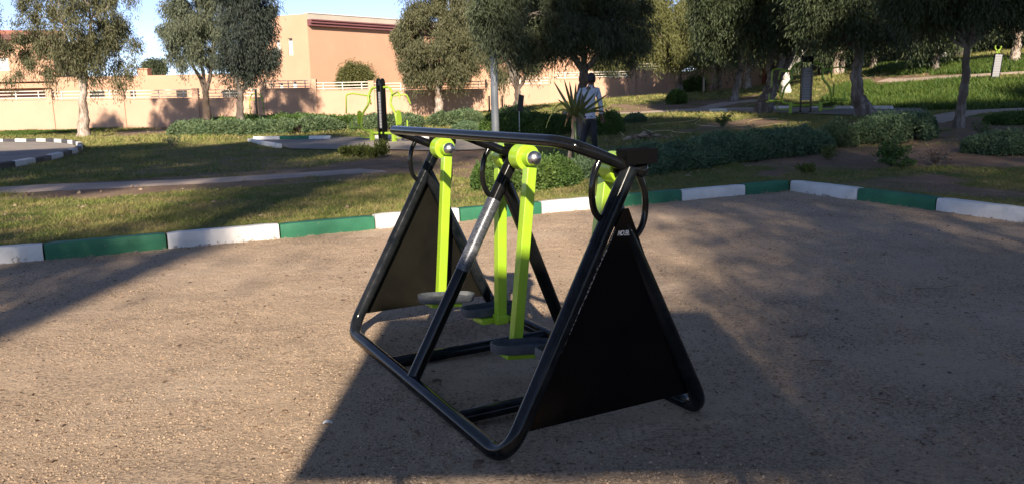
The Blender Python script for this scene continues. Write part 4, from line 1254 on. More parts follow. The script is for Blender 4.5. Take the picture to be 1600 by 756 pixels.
        for k in range(n):
            an = 2*math.pi*k/n; e = .55
            x = A*math.copysign(abs(math.cos(an))**e, math.cos(an)); y = B*math.copysign(abs(math.sin(an))**.8, math.sin(an))
            ring.append((x, y))
        V = []; prof = [(.90, -.034), (.97, -.029), (1.0, .008), (.99, .016), (.955, .016), (.935, .006), (.92, -.010), (.5, -.012), (.02, -.012)]
        for s_, z in prof:
            for x, y in ring: V.append((cx+x*s_, cy+y*(s_ if s_ > .93 else s_*.97), cz+z))
        Fs = []
        for i in range(len(prof)-1):
            for k in range(n):
                k2 = (k+1) % n
                Fs.append((i*n+k, i*n+k2, (i+1)*n+k2, (i+1)*n+k))
        Fs.append(tuple(range(n))); Fs.append(tuple((len(prof)-1)*n+k for k in range(n)))
        swing(MB().add(V, Fs, True).build('pedal', M['rubber'], bl))
    return r
air_walker()

# ================================================================== OTHER EXERCISE MACHINES
def press_machine(loc, rz, label, cw=.10):
    r = empty('exercise_machine', tuple(loc), rz, label, 'exercise machine', 'green two seat exercise machines')
    q = 269.
    def P(x, y, d=0): return ((x-360)/q*1.12, d, (685-y)/q)
    # column: two black cheeks with rounded tops, board between them
    for s_ in (-1, 1):
        pr = [(s_*cw-.025, -.11, 0), (s_*cw-.025, .11, 0), (s_*cw-.025, .11, 2.02)]
        pr += [(s_*cw-.025, .11*math.cos(a), 2.02+.17*math.sin(a)) for a in np.linspace(0, math.pi, 9)[1:-1]] + [(s_*cw-.025, -.11, 2.02)]
        MB().prism(pr, (.05, 0, 0)).build('post', M['black_tube'], r, .004)
        MB().box((s_*(cw+.06), -.02, .03), (.24, .36, .06)).build('base_plate', M['base_tube'], r, .006)
    MB().box((0, 0, 2.03), (cw*2-.055, .16, .22)).build('top_cap', M['black_tube'], r, .03)
    bd = MB().box((0, -.05, 1.10), (cw*2-.055, .03, 1.25)).build('instruction_board', M['board'], r, .003)
    for k in range(9):
        MB().box((0, -.067, .58+.13*k), (cw*1.4, .003, .006)).build('ruled_line', M['dark'], bd)
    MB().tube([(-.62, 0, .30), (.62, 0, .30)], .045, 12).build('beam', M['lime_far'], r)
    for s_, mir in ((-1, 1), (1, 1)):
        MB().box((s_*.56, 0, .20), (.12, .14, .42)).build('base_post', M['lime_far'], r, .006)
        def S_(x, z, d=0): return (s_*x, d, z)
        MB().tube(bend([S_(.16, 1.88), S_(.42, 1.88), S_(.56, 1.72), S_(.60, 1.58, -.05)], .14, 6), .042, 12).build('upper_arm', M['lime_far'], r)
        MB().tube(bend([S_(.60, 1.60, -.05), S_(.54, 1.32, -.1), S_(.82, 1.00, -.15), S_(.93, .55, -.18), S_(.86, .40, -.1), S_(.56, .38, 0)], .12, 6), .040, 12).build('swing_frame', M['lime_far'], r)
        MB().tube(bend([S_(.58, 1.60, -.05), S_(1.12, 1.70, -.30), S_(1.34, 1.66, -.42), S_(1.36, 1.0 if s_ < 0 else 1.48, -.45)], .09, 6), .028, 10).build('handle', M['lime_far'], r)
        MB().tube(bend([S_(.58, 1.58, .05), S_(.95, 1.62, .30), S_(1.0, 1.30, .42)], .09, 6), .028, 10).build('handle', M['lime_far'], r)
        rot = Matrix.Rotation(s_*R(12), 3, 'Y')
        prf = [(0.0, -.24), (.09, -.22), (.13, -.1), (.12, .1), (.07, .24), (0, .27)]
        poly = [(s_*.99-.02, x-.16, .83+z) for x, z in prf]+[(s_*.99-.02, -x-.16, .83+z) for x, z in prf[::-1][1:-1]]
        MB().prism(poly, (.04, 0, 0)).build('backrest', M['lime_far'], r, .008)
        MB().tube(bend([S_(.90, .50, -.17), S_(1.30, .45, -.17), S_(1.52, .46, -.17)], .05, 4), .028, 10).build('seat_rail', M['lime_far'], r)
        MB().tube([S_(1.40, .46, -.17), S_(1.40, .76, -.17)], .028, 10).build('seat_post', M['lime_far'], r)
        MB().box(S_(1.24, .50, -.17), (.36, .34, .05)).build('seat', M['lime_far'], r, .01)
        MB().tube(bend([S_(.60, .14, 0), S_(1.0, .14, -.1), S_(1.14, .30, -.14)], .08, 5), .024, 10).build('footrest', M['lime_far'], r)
    return r
p = G(599, 222)
m1 = press_machine(p, R(-38), 'sunlit lime green two seat chest press machine with black column on the middle pad')
p = G(1258, 177)
m2 = press_machine(p, R(-12), 'shaded green two seat chest press machine with black column beyond the forked tree', .19)
m2.scale = (.98, .98, 1.0)

def trainer():
    b = at(403.5, 196, 45); b[2] = gz(b[0], b[1])
    r = empty('arm_trainer', tuple(b), R(4), 'small black post trainer with two yellow green arched arms behind the left hedge', 'exercise machine')
    k = 45/F
    z = lambda y: CH-(y-165.6)*k-b[2]
    MB().box((0, 0, z(143)/2), (.12, .14, z(143))).build('post', M['black_tube'], r, .02)
    MB().tube([(-.36, 0, z(159)), (.36, 0, z(159))], .025, 8).build('crossbar', M['lime_far'], r)
    for s_ in (-1, 1):
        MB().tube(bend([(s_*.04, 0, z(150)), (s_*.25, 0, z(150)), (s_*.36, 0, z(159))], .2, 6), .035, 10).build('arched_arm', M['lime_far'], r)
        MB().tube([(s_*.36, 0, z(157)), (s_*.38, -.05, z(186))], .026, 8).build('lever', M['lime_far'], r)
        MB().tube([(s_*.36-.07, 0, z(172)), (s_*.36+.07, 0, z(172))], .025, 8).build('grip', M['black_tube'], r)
trainer()
def twister():
    b = at(765, 185, 46); b[2] = gz(b[0], b[1])
    r = empty('stretching_station', tuple(b), 0, 'low black posts of a stretching station behind the lamp pole', 'exercise machine')
    k = 46/F; z = lambda y: CH-(y-158)*k-b[2]
    for dx in (0, 20*k):
        p = MB().box((dx, 0, z(153)/2), (.10, .10, z(153))).build('post', M['black_tube'], r, .01)
        for s_ in (-1, 1):
            MB().tube([(dx+s_*.1, 0, z(168)), (dx+s_*.12, 0, z(139))], .014, 8).build('bar', M['lime_far'], r)
            MB().tube([(dx+s_*.12, -.1, z(139)), (dx+s_*.12, .1, z(139))], .03, 8).build('grip', M['black_tube'], r)
twister()
def ring_trainer():
    b = at(1099, 147, 50); b[2] = gz(b[0], b[1])
    r = empty('wheel_trainer', tuple(b), 0, 'small dark exercise post with a hand wheel before the pink wall', 'exercise machine')
    MB().box((0, 0, .5), (.14, .16, 1.0)).build('post', M['black_tube'], r, .02)
    pts = [(.42+.36*math.cos(a), -.1, .95+.36*math.sin(a)) for a in np.linspace(0, 2*math.pi, 24, endpoint=False)]
    MB().tube(pts, .022, 8, close=True).build('hand_wheel', M['lime_far'], r)
    MB().tube([(0, -.05, .95), (.42, -.1, .95)], .025, 8).build('arm', M['lime_far'], r)
ring_trainer()
def info_totem():
    b = at(1556, 121, 33); b[2] = gz(b[0], b[1])
    r = empty('exercise_totem', tuple(b), R(-14), 'narrow black and white exercise panel with a green curled top on the upper grass', 'exercise panel')
    rot = Matrix.Rotation(R(4), 3, 'Y')
    MB().box((0, 0, .50), (.30, .16, 1.02), rot).build('post', M['black_tube'], r, .01)
    MB().box((-.01, -.088, .52), (.25, .015, .90), rot).build('board', M['board'], r, .003)
    MB().tube(bend([(-.02, 0, 1.0), (-.06, 0, 1.10), (.08, 0, 1.16), (.1, 0, 1.30)], .06, 5), .03, 10).tube(bend([(.06, 0, 1.02), (.0, 0, 1.12), (-.12, 0, 1.2), (-.11, 0, 1.34)], .06, 5), .028, 10).build('curled_handle', M['lime_far'], r)
info_totem()

# lamp pole
def lamp():
    b = G(775, 236)
    r = empty('street_lamp', tuple(b), 0, 'grey galvanised lamp pole rising into the eucalyptus leaves behind the handrail', 'street lamp')
    MB().tube([(0, 0, -.2), (0, 0, .8), (0, 0, 5.6)], [.108, .104, .07], 20).build('pole', M['pole'], r)
    MB().lathe([(.17, 0), (.17, .02), (.12, .03), (.115, .12)], (0, 0, 0), (0, 0, 1), 20).build('base_flange', M['pole'], r)
    MB().tube(bend([(0, 0, 5.55), (0, 0, 6.1), (0, -1.0, 6.35)], .4, 6), .03, 10).build('bracket_arm', M['pole'], r)
    h = MB().box((0, -1.25, 6.36), (.26, .6, .12)).build('lamp_head', M['pole'], r, .03)
    MB().box((0, -1.27, 6.29), (.2, .4, .03)).build('lens', M['whitemetal'], h, .01)
lamp()
def small_sign():
    b = G(812, 214)
    r = empty('small_sign', tuple(b), R(20), 'small dark tilted sign plate on a thin white stake by the dark hedge', 'sign')
    k = b[1]/F; z = lambda y: CH-(y-156.9)*k-b[2]
    MB().tube([(0, 0, -.1), (0.0, 0, z(172))], .018, 8).build('stake', M['whitemetal'], r)
    rot = Matrix.Rotation(R(13), 3, 'Y') @ Matrix.Rotation(R(-12), 3, 'X')
    h = z(151)-z(177)
    pl = MB().box((.05, -.02, (z(151)+z(177))/2), (.20, .018, h), rot).build('plate', M['signplate'], r, .004)
    MB().box((.05-.035, -.034, (z(151)+z(177))/2), (.05, .004, h*.9), rot).build('printed_strip', M['whitemetal'], pl) if False else None
small_sign()

# ================================================================== HEDGES, SHRUBS
def hedge(name, pts, w, h, m, label, n, L=.07, W=.035, seed=1, group=None, cat='hedge', dens=.09, up=.3, base_drop=.0, twigs=True):
    rng = np.random.default_rng(seed)
    P = np.array([p[:2] for p in pts], float)
    seg = np.linalg.norm(np.diff(P, axis=0), axis=1); cum = np.concatenate([[0], np.cumsum(seg)])
    u = rng.random(n)*cum[-1]
    x = np.interp(u, cum, P[:, 0]); y = np.interp(u, cum, P[:, 1])
    i = np.clip(np.searchsorted(cum, u)-1, 0, len(seg)-1)
    t = np.diff(P, axis=0)[i]/seg[i][:, None]; nn = np.stack([-t[:, 1], t[:, 0]], 1)
    a = rng.random(n)*math.pi
    edge = np.minimum(u, cum[-1]-u); tap = np.clip(edge/(w*.5), 0, 1)**.5
    rad = (.5+.5*rng.random(n)**.35)
    bump = .72+.56*fbm(x+seed, y+nn[:, 0]*np.cos(a)*w, .55, 3)
    off = np.cos(a)*w/2*rad*bump*tap
    q = nn*off[:, None]
    px_, py_ = x+q[:, 0], y+q[:, 1]
    hh_ = np.interp(u/cum[-1], [0, 1], h) if hasattr(h, '__len__') else h
    zz = np.sin(a)**.65*hh_*rad*bump*(.35+.65*tap)*(.78+.4*vnoise(px_*1.0, py_, .35))
    stray = rng.random(n) < .05
    zz[stray] *= 1.18
    pos = np.stack([px_, py_, ground(px_, py_)+np.abs(zz)-base_drop], 1)
    D = rng.normal(size=(n, 3))*.8; D[:, :2] += nn*np.cos(a)[:, None]*.8; D[:, 2] += np.sin(a)*.6+up
    c = pos.mean(0)
    r = empty(name, (P[0, 0], P[0, 1], gz(*P[0])), 0, label, cat, group)
    o0 = np.array(r.location)
    V, Fq = leaves(pos-o0, D, L, W, rng)
    np_mesh('foliage', V, Fq, m, r)
    if twigs:
        mb = MB(); rr = random.Random(seed)
        for k in range(max(3, int(cum[-1]*2.2))):
            uu = rr.random()*cum[-1]; bx = float(np.interp(uu, cum, P[:, 0])); by = float(np.interp(uu, cum, P[:, 1])); bz = gz(bx, by)
            for _ in range(4):
                h1_ = h[0] if hasattr(h, '__len__') else h
                e = Vector((bx+rr.uniform(-1, 1)*w*.3, by+rr.uniform(-1, 1)*w*.3, bz+h1_*rr.uniform(.4, .75)))
                limb(mb, Vector((bx, by, bz-.05))-Vector(o0), e-Vector(o0), .012, .004, rr, 4, .05, 5)
        mb.build('stem', M['bark_dark'], r)
    return r
hg = None
hedge('hedge', [G(272,212), G(330,212), G(400,211), G(470,209), G(540,206)], 1.3, .56, M['hedge_sage'], 'long low grey green hedge left of the lime machine, before the peach wall', 26000, .13, .06, 1)
hedge('hedge', [G(330,203), G(400,202), G(470,200), G(560,198)], 1.4, .62, M['hedge_green'], 'dark hedge strip right behind the left grey green hedge', 12000, .14, .07, 2)
hedge('hedge', [G(548,206), G(600,204), G(660,200)], 1.4, .62, M['hedge_sage'], 'short shaded sage hedge right behind the lime machine', 12000, .13, .06, 3)
hedge('hedge', [G(668,198), G(710,196), G(756,195)], 1.3, .6, M['hedge_sage'], 'pale sunlit sage hedge between lime machine and lamp pole', 13000, .12, .055, 4)
hedge('low_shrub', [G(705,208), G(755,206)], 1.0, .32, M['hedge_blue'], 'low silvery ground cover clump left of the lamp pole foot', 4000, .09, .04, 5, cat='shrub')
hedge('hedge', [G(758,208), G(800,210), G(850,211), G(893,211)], 1.4, .66, M['hedge_green'], 'dark green clipped hedge right of the lamp pole', 20000, .09, .045, 6)
hedge('hedge', [G(935,212), G(968,210)], 1.3, .75, M['hedge_green'], 'end clump of the dark green hedge right of the walking man', 8000, .09, .045, 7)
hedge('hedge', [G(775,196), G(830,194)], 1.2, .7, M['hedge_sage'], 'sage shrub row behind the dark green hedge by the grey trunk', 7000, .12, .06, 8)
hedge('low_shrub', [G(978,193), G(1008,192)], 1.2, .4, M['hedge_blue'], 'low blue grey shrub on the grass right of the walking man', 3500, .1, .045, 9, cat='shrub')
hedge('low_shrub', [G(1042,163), G(1072,162)], 1.4, .8, M['hedge_green'], 'rounded dark green shrub at the foot of the small pale trunk', 4500, .13, .06, 10, cat='shrub')
# long near hedge running to the right
hedge('hedge', [G(742,300), G(790,296), G(850,287), G(905,282)], 1.3, (.52, .34), M['hedge_green'], 'green hedge end seen between the machine legs and under the handrail', 30000, .055, .03, 11)
hedge('hedge', [G(900,281), G(960,274), G(1030,264), G(1110,252), G(1200,242), G(1285,232)], 1.5, (.36, .56), M['hedge_blue'], 'long grey green hedge running away to the right behind the yucca', 80000, .06, .03, 12)
hedge('hedge', [G(1292,231), G(1325,226)], 1.4, .62, M['hedge_sage'], 'small paler olive section inside the long right hedge', 9000, .065, .032, 13)
hedge('hedge', [G(1332,225), G(1400,219), G(1452,213)], 1.5, .62, M['hedge_blue'], 'far right section of the long grey green hedge, before the rough trunk', 26000, .065, .032, 14)
hedge('low_shrub', [G(1502,238), G(1560,238), G(1640,242)], 1.3, .36, M['hedge_blue'], 'low spreading grey green ground cover near the right edge', 16000, .06, .03, 15, cat='shrub')
hedge('low_shrub', [G(1380,204), G(1396,203)], .9, .22, M['hedge_blue'], 'small flat grey plant by the foot of the thick rough trunk', 1500, .07, .03, 16, cat='shrub')
hedge('low_shrub', [G(1540,192), G(1640,192)], 1.6, .25, M['hedge_green'], 'dark green ground cover on the soil before the far right path', 9000, .08, .04, 17, cat='shrub')
# little bushes
def bush(px, py, w, h, m, label, n, L, W, seed, name='small_bush', twig=14, group='little bushes in the flower beds', dens=1):
    b = G(px, py); rng = np.random.default_rng(seed); rr = random.Random(seed)
    r = empty(name, tuple(b), 0, label, 'bush', group)
    mb = MB(); tips = []
    for k in range(twig):
        a = rr.random()*6.28; q = rr.random()**.5
        e = Vector((math.cos(a)*w/2*q, math.sin(a)*w/2*q, h*(.55+.45*rr.random())*(1-.3*q)))
        pts = limb(mb, (0, 0, -.03), e, .009, .003, rr, 6, .2, 5); tips += pts[2:]
    mb.build('stem', M['bark_grey'], r)
    T_ = np.array([tuple(t) for t in tips]); P = T_[rng.integers(0, len(T_), n)]+rng.normal(size=(n, 3))*min(w, h)*.075
    P[:, 2] = np.abs(P[:, 2])
    D = rng.normal(size=(n, 3)); D[:, 2] += .5
    V, Fq = leaves(P, D, L, W, rng)
    np_mesh('foliage', V, Fq, m, r)
bush(548, 246, .55, .38, M['weed'], 'yellow green leafy bush in front of the middle pad, left one', 1100, .08, .04, 1)
bush(568, 247, .6, .36, M['weed'], 'yellow green leafy bush in front of the middle pad, centre one', 1100, .08, .04, 2)
bush(598, 246, .4, .50, M['weed'], 'taller yellow green sprig in front of the lime machine column', 900, .08, .04, 3)
bush(582, 247, .5, .26, M['weed'], 'lowest yellow green bush between the centre one and the taller sprig', 700, .07, .04, 13)
bush(268, 231, .65, .55, M['hedge_sage'], 'thin twiggy sapling alone on the shaded lawn on the left', 220, .07, .03, 4)
bush(1392, 256, .62, .48, M['hedge_green'], 'leafy dark green bush on the soil behind the right kerb', 1700, .05, .03, 5)
bush(1463, 259, .6, .40, M['litter'], 'bare brown twiggy bush on the soil behind the right kerb', 260, .04, .02, 6, twig=24)
bush(1293, 250, .5, .32, M['weed'], 'small yellowish sprig in front of the long right hedge', 600, .045, .022, 7)
bush(1262, 272, .45, .2, M['weed'], 'small bright green tuft just behind the kerb corner', 800, .05, .02, 8)
bush(1405, 262, .7, .2, M['hedge_green'], 'low green weeds right of the leafy dark green bush', 900, .05, .025, 9)
bush(1532, 214, .4, .45, M['hedge_green'], 'thin upright weed by the slender trunk on the right slope', 260, .06, .025, 10)
bush(1130, 200, .5, .45, M['hedge_green'], 'dark weed beside the loose hose', 500, .06, .03, 12)

# yucca
def yucca():
    b = G(893, 276)
    r = empty('yucca', tuple(b), 0, 'spiky yucca on a leaning brown trunk in front of the walking man', 'yucca')
    Y = b[1]; k = Y/F
    def P(cx, cy, dy=0): # crop pixel 5.4x from (860,100)
        return Vector(at(860+cx/5.4, 100+cy/5.4, Y+dy))-Vector(b)
    c = P(205, 452)
    mb = MB(); rr = random.Random(4)
    base = Vector((0, 0, -.1))
    pts = bezier([tuple(base), tuple(P(160, 800)), tuple(P(185, 640)), tuple(P(200, 540)), tuple(c)], 6)
    mb.tube(pts, [.036-.012*i/len(pts)+.004*rr.random() for i in range(len(pts))], 12)
    mb.build('trunk', M['bark_grey'], r)
    mb = MB()
    mb.tube(bezier([(.09, -.05, -.05), tuple(P(213, 800, -.1)), tuple(P(212, 620, -.1)), tuple(P(205, 480))], 6), .022, 8)
    mb.build('side_stem', M['yucca'], r)
    tips = [(25,145,.1,0),(115,130,-.2,0),(160,148,.3,0),(215,160,-.1,0),(205,235,.4,0),(345,175,.1,0),(385,240,-.25,0),(495,250,.1,0),(470,355,-.3,.02),(478,412,.2,.06),(25,428,.0,.10),
            (270,190,.4,0),(250,300,-.5,0),(150,250,-.5,0),(330,300,-.5,.02),(120,330,.5,.03),(60,300,-.4,.03),(-40,545,-.2,.32),(300,520,-.3,.12),(120,540,.2,.15),(180,560,-.2,.1),(270,560,.1,.12)]
    for i, (tx, ty, dy, sag) in enumerate(tips):
        tip = P(tx, ty, dy); mb = MB(); n = 10
        d_ = (tip-c); side = d_.cross(Vector((0.1*rr.random(), 1, .2))).normalized(); nrm = d_.cross(side).normalized()
        V = []; Fs = []
        for j in range(n+1):
            t = j/n; w = .023*(math.sin(math.pi*min(1, .12+t*.88)))**.7+.001 if j < n else .001
            if sag > .25: w *= .8
            p = c+d_*t+Vector((0, 0, 1))*(4*sag*t*(1-t))
            V += [p-side*w, p-nrm*w*.35, p+side*w, p+nrm*.003-nrm*w*.2]
        for j in range(n):
            for a, b2 in ((0, 1), (1, 2), (2, 3), (3, 0)):
                Fs.append((j*4+a, j*4+b2, (j+1)*4+b2, (j+1)*4+a))
        mb.add(V, Fs, True); mb.build('leaf', M['yucca_dry'] if i >= 19 else M['yucca'], r)
yucca()

# ================================================================== WALKING MAN
def skin_chain(name, verts, edges, radii, m, parent, root=0, sub=2):
    me = bpy.data.meshes.new(name); me.from_pydata(verts, edges, []); me.update()
    o = bpy.data.objects.new(name, me); link(o, parent)
    o.modifiers.new('skin', 'SKIN').use_smooth_shade = True
    sk = me.skin_vertices[0].data if me.skin_vertices else None
    if sk is None:
        bm = bmesh.new(); bm.from_mesh(me); bm.verts.layers.skin.verify(); bm.to_mesh(me); bm.free()
        sk = me.skin_vertices[0].data
    for i, r_ in enumerate(radii):
        sk[i].radius = (r_, r_) if not hasattr(r_, '__len__') else r_
        sk[i].use_root = (i == root)
    s_ = o.modifiers.new('sub', 'SUBSURF'); s_.levels = sub; s_.render_levels = sub
    me.materials.append(m)
    return o
def man():
    b = at(923, 243.5, 17.6); b[2] = gz(b[0], b[1])
    s = .002635
    q = lambda x, y, d=0: ((x-340)*s, d, (775-y)*s)
    r = empty('person', tuple(b), 0, 'man in pale blue grey shirt and dark trousers walking away past the yucca', 'person')
    # skeleton joints
    J = {'pel': q(338,452), 'wai': q(335,400), 'che': q(333,300), 'shc': q(333,222), 'nec': q(342,190), 'hd0': q(345,160, .01), 'hd1': q(346,118, .01), 'hd2': q(346,100, .01),
         'lsh': q(268,222), 'lel': q(222,330, .06), 'lwr': q(155,385, .22), 'lha': q(138,392, .27),
         'rsh': q(398,222), 'rel': q(420,335,-.03), 'rwr': q(436,435, .0), 'rha': q(440,460, .01),
         'lhi': q(315,462), 'lkn': q(292,590, .12), 'lan': q(240,740,-.02), 'lto': q(232,762, .12),
         'rhi': q(362,462), 'rkn': q(370,600, .02), 'ran': q(388,745, .20), 'rto': q(390,762, .34)}
    K = list(J); ix = {k: i for i, k in enumerate(K)}
    E = [('pel','wai'),('wai','che'),('che','shc'),('shc','nec'),('nec','hd0'),('hd0','hd1'),('hd1','hd2'),('shc','lsh'),('lsh','lel'),('lel','lwr'),('lwr','lha'),
         ('shc','rsh'),('rsh','rel'),('rel','rwr'),('rwr','rha'),('pel','lhi'),('lhi','lkn'),('lkn','lan'),('lan','lto'),('pel','rhi'),('rhi','rkn'),('rkn','ran'),('ran','rto')]
    rad = dict(pel=(.13,.10), wai=(.13,.09), che=(.15,.10), shc=(.13,.08), nec=.052, hd0=(.068,.08), hd1=(.066,.080), hd2=(.05,.06), lsh=.055, lel=.04, lwr=.028, lha=(.035,.02),
               rsh=.055, rel=.04, rwr=.028, rha=(.035,.02), lhi=.085, lkn=.055, lan=.035, lto=.035, rhi=.085, rkn=.055, ran=.035, rto=.035)
    V = [J[k] for k in K]; Ed = [(ix[a], ix[b2]) for a, b2 in E]; Rr = [rad[k] for k in K]
    # five fingers on each hand, as extra chains of the same body
    def fingers(wr, ha, curl):
        a, h = Vector(J[wr]), Vector(J[ha]); t = (h-a).normalized(); sd = t.cross(Vector((0, 1, 0.3))).normalized(); nn = t.cross(sd)
        for j, (o_, l) in enumerate(((-.03, .062), (-.012, .072), (.008, .068), (.026, .055))):
            p0 = h+sd*o_+t*.01; p1 = p0+t*l*.55+nn*curl*.015; p2 = p1+t*l*.4+nn*curl*.03
            i0 = len(V); V.extend([tuple(p0), tuple(p1), tuple(p2)]); Rr.extend([.010, .009, .007])
            Ed.extend([(ix[ha], i0), (i0, i0+1), (i0+1, i0+2)])
        p0 = a+t*.03+sd*(-.035); p1 = p0+t*.04-sd*.012+nn*curl*.015
        i0 = len(V); V.extend([tuple(p0), tuple(p1)]); Rr.extend([.012, .009]); Ed.extend([(ix[wr], i0), (i0, i0+1)])
    fingers('lwr', 'lha', 1); fingers('rwr', 'rha', 1)
    body = skin_chain('body', V, Ed, Rr, M['skin'], r, 0, 1)
    for s_ in (-1, 1):
        h = Vector(J['hd0'])+Vector((s_*.083, 0, .055))
        MB().lathe([(.001, -.008), (.022, -.006), (.026, 0), (.018, .008), (.001, .01)], h, (s_, -.3, 0), 12).build('ear', M['skin'], r)
    # shirt: torso and long sleeves
    sh = [q(338,446), q(336,400), q(333,300), q(333,228), q(340,200), J['lsh'], J['lel'], q(170,375,.19), J['rsh'], J['rel'], q(433,420)]
    se = [(0,1),(1,2),(2,3),(3,4),(3,5),(5,6),(6,7),(3,8),(8,9),(9,10)]
    sr = [(.158,.12),(.155,.115),(.17,.125),(.15,.10),(.075,.07),.075,.058,.048,.075,.058,.048]
    skin_chain('shirt', sh, se, sr, M['shirt'], r, 1, 2)
    MB().lathe([(.062, -.02), (.075, 0), (.068, .035), (.058, .04)], q(341,196), (0, .1, 1), 18).build('collar', M['shirt'], r)
    tr_ = [q(338,440), J['pel'], J['lhi'], J['lkn'], q(246,722,-.01), J['rhi'], J['rkn'], q(387,728,.19)]
    te = [(0,1),(1,2),(2,3),(3,4),(1,5),(5,6),(6,7)]
    skin_chain('trousers', tr_, te, [(.145,.11),(.15,.12),.10,.075,.06,.10,.075,.06], M['trousers'], r, 1, 2)
    MB().lathe([(.151, -.02), (.153, .02)], q(338,438), (0, 0, 1), 24).build('belt', M['hair'], r)
    hc = Vector(q(346, 128, .0))
    def dome(c, rx, ry, rz, keep, nm, m):
        V = []; Fs = []; nu, nv = 22, 14; rr = random.Random(6)
        for a in range(nv+1):
            th = math.pi*a/nv
            for k in range(nu):
                ph = 2*math.pi*k/nu; e = 1+rr.uniform(-.012, .012)
                V.append(c+Vector((rx*math.sin(th)*math.cos(ph)*e, ry*math.sin(th)*math.sin(ph)*e, rz*math.cos(th)*e)))
        for a in range(nv):
            for k in range(nu):
                k2 = (k+1) % nu
                mid = (V[a*nu+k]+V[(a+1)*nu+k2])/2-c
                if keep(mid): Fs.append((a*nu+k, a*nu+k2, (a+1)*nu+k2, (a+1)*nu+k))
        o = MB().add(V, Fs, True).build(nm, m, r, auto=False)
        so = o.modifiers.new('t', 'SOLIDIFY'); so.thickness = .012; so.offset = -1
        return o
    dome(hc, .088, .106, .122, lambda v: v.z > -.075+max(0, v.y)*1.1, 'hair', M['hair'])
    dome(hc+Vector((0, .008, -.012)), .080, .097, .118, lambda v: True, 'face', M['skin'])
    for s_ in (-1, 1): MB().box(hc+Vector((s_*.032, .098, .0)), (.028, .01, .012)).build('eye', M['dark'], r)
    MB().prism([hc+Vector((-.014, .095, -.035)), hc+Vector((.014, .095, -.035)), hc+Vector((0, .095, .01))], (0, .025, 0)).build('nose', M['skin'], r)
    MB().box(hc+Vector((0, .09, -.062)), (.045, .02, .010)).build('mouth', M['maroon'], r)
    for k, a, t in (('l', 'lan', 'lto'), ('r', 'ran', 'rto')):
        skin_chain('shoe', [J[a], tuple(Vector(J[a])+Vector((0, -.03, -.04))), J[t]], [(0,1),(1,2)], [.05,.045,(.048,.03)], M['hair'], r, 1, 2)
    c = Vector(q(140, 392, .27))+Vector(b)
    g_ = MB()
    rr = random.Random(2); pts = [(rr.uniform(-.008, .008), rr.uniform(-.008, .008), z) for z in np.linspace(-.05, .06, 6)]
    g_.tube([tuple(c+Vector((p_[0]-.02+i*.012, p_[1], p_[2]-i*.004))) for i, p_ in enumerate(pts)], [.03, .05, .045, .055, .045, .02], 10)
    o = g_.build('cloth_bundle', M['bagcloth'])
    tag(o, 'small grey folded cloth held in the left hand of the walking man', 'cloth')
man()

# ================================================================== HOSE, RUBBLE, LITTER
def hose(ptlists, label, r_=.016):
    mb = MB()
    for pl in ptlists:
        P = []
        for p in pl:
            g_ = G(p[0], p[1]); P.append((g_[0], g_[1], g_[2]+(p[2] if len(p) > 2 else .0)))
        B = bezier(P, 8)
        B = [(x, y, max(z, gz(x, y)+.012)) for x, y, z in B]
        mb.tube(B, r_, 7)
    o = mb.build('garden_hose', M['hose'])
    return tag(o, label, 'hose')
c7 = lambda x, y, *z: (940+x/5, 150+y/5, *z)
hose([[c7(400,288), c7(330,262), c7(320,240), c7(400,225), c7(560,212), c7(735,198,.05), c7(790,160,.14), c7(840,142,.05), c7(920,135), c7(880,150), c7(800,175), c7(735,215,.02), c7(760,232), c7(850,240), c7(960,242), c7(1130,235), c7(1150,205), c7(1240,185), c7(1380,180)]],
     'pale yellow garden hose looping over the grass behind the long right hedge')
hose([[c7(1210,245), c7(1300,235), c7(1380,222), c7(1455,228)]], 'short end of pale hose just behind the long right hedge')
hose([[c7(390,288), c7(430,280), c7(530,275), c7(580,288), c7(700,295)]], 'thin pale hose piece on the grass right of the rubble heap')
hose([[(930,211), (940,207,.12), (949,204,.25), (960,207,.16), (976,213)]], 'arched piece of pale hose beside the walking man')

def rocks(name, pts, sizes, m, label=None, cat=None, kind=None, seed=3):
    rng = np.random.default_rng(seed)
    base = np.array([(1,0,0),(-1,0,0),(0,1,0),(0,-1,0),(0,0,1),(0,0,-1)], float)
    Fb = np.array([(0,2,4),(2,1,4),(1,3,4),(3,0,4),(2,0,5),(1,2,5),(3,1,5),(0,3,5)])
    n = len(pts); V = base[None]*(.6+.6*rng.random((n, 6, 1)))*np.stack([.7+.7*rng.random(n), .7+.7*rng.random(n), .45+.35*rng.random(n)], 1)[:, None]
    a = rng.random(n)*6.28; c, s_ = np.cos(a), np.sin(a)
    x = V[..., 0]*c[:, None]-V[..., 1]*s_[:, None]; y = V[..., 0]*s_[:, None]+V[..., 1]*c[:, None]
    V = np.stack([x, y, V[..., 2]], -1)*np.asarray(sizes)[:, None, None]+np.asarray(pts)[:, None]
    Fq = (Fb[None]+6*np.arange(n)[:, None, None]).reshape(-1, 3)
    o = np_mesh(name, V.reshape(-1, 3), Fq, m)
    return tag(o, label, cat, kind=kind)
rng = np.random.default_rng(21)
g_ = G(1012, 217)
pts = g_+rng.normal(size=(60, 3))*np.array([.38, .2, .0]); pts[:, 2] = g_[2]+.16*np.exp(-((pts[:, 0]-g_[0])/.35)**2)*rng.random(60)
rocks('rubble', pts, .05+.09*rng.random(60), M['stone'], kind='stuff')
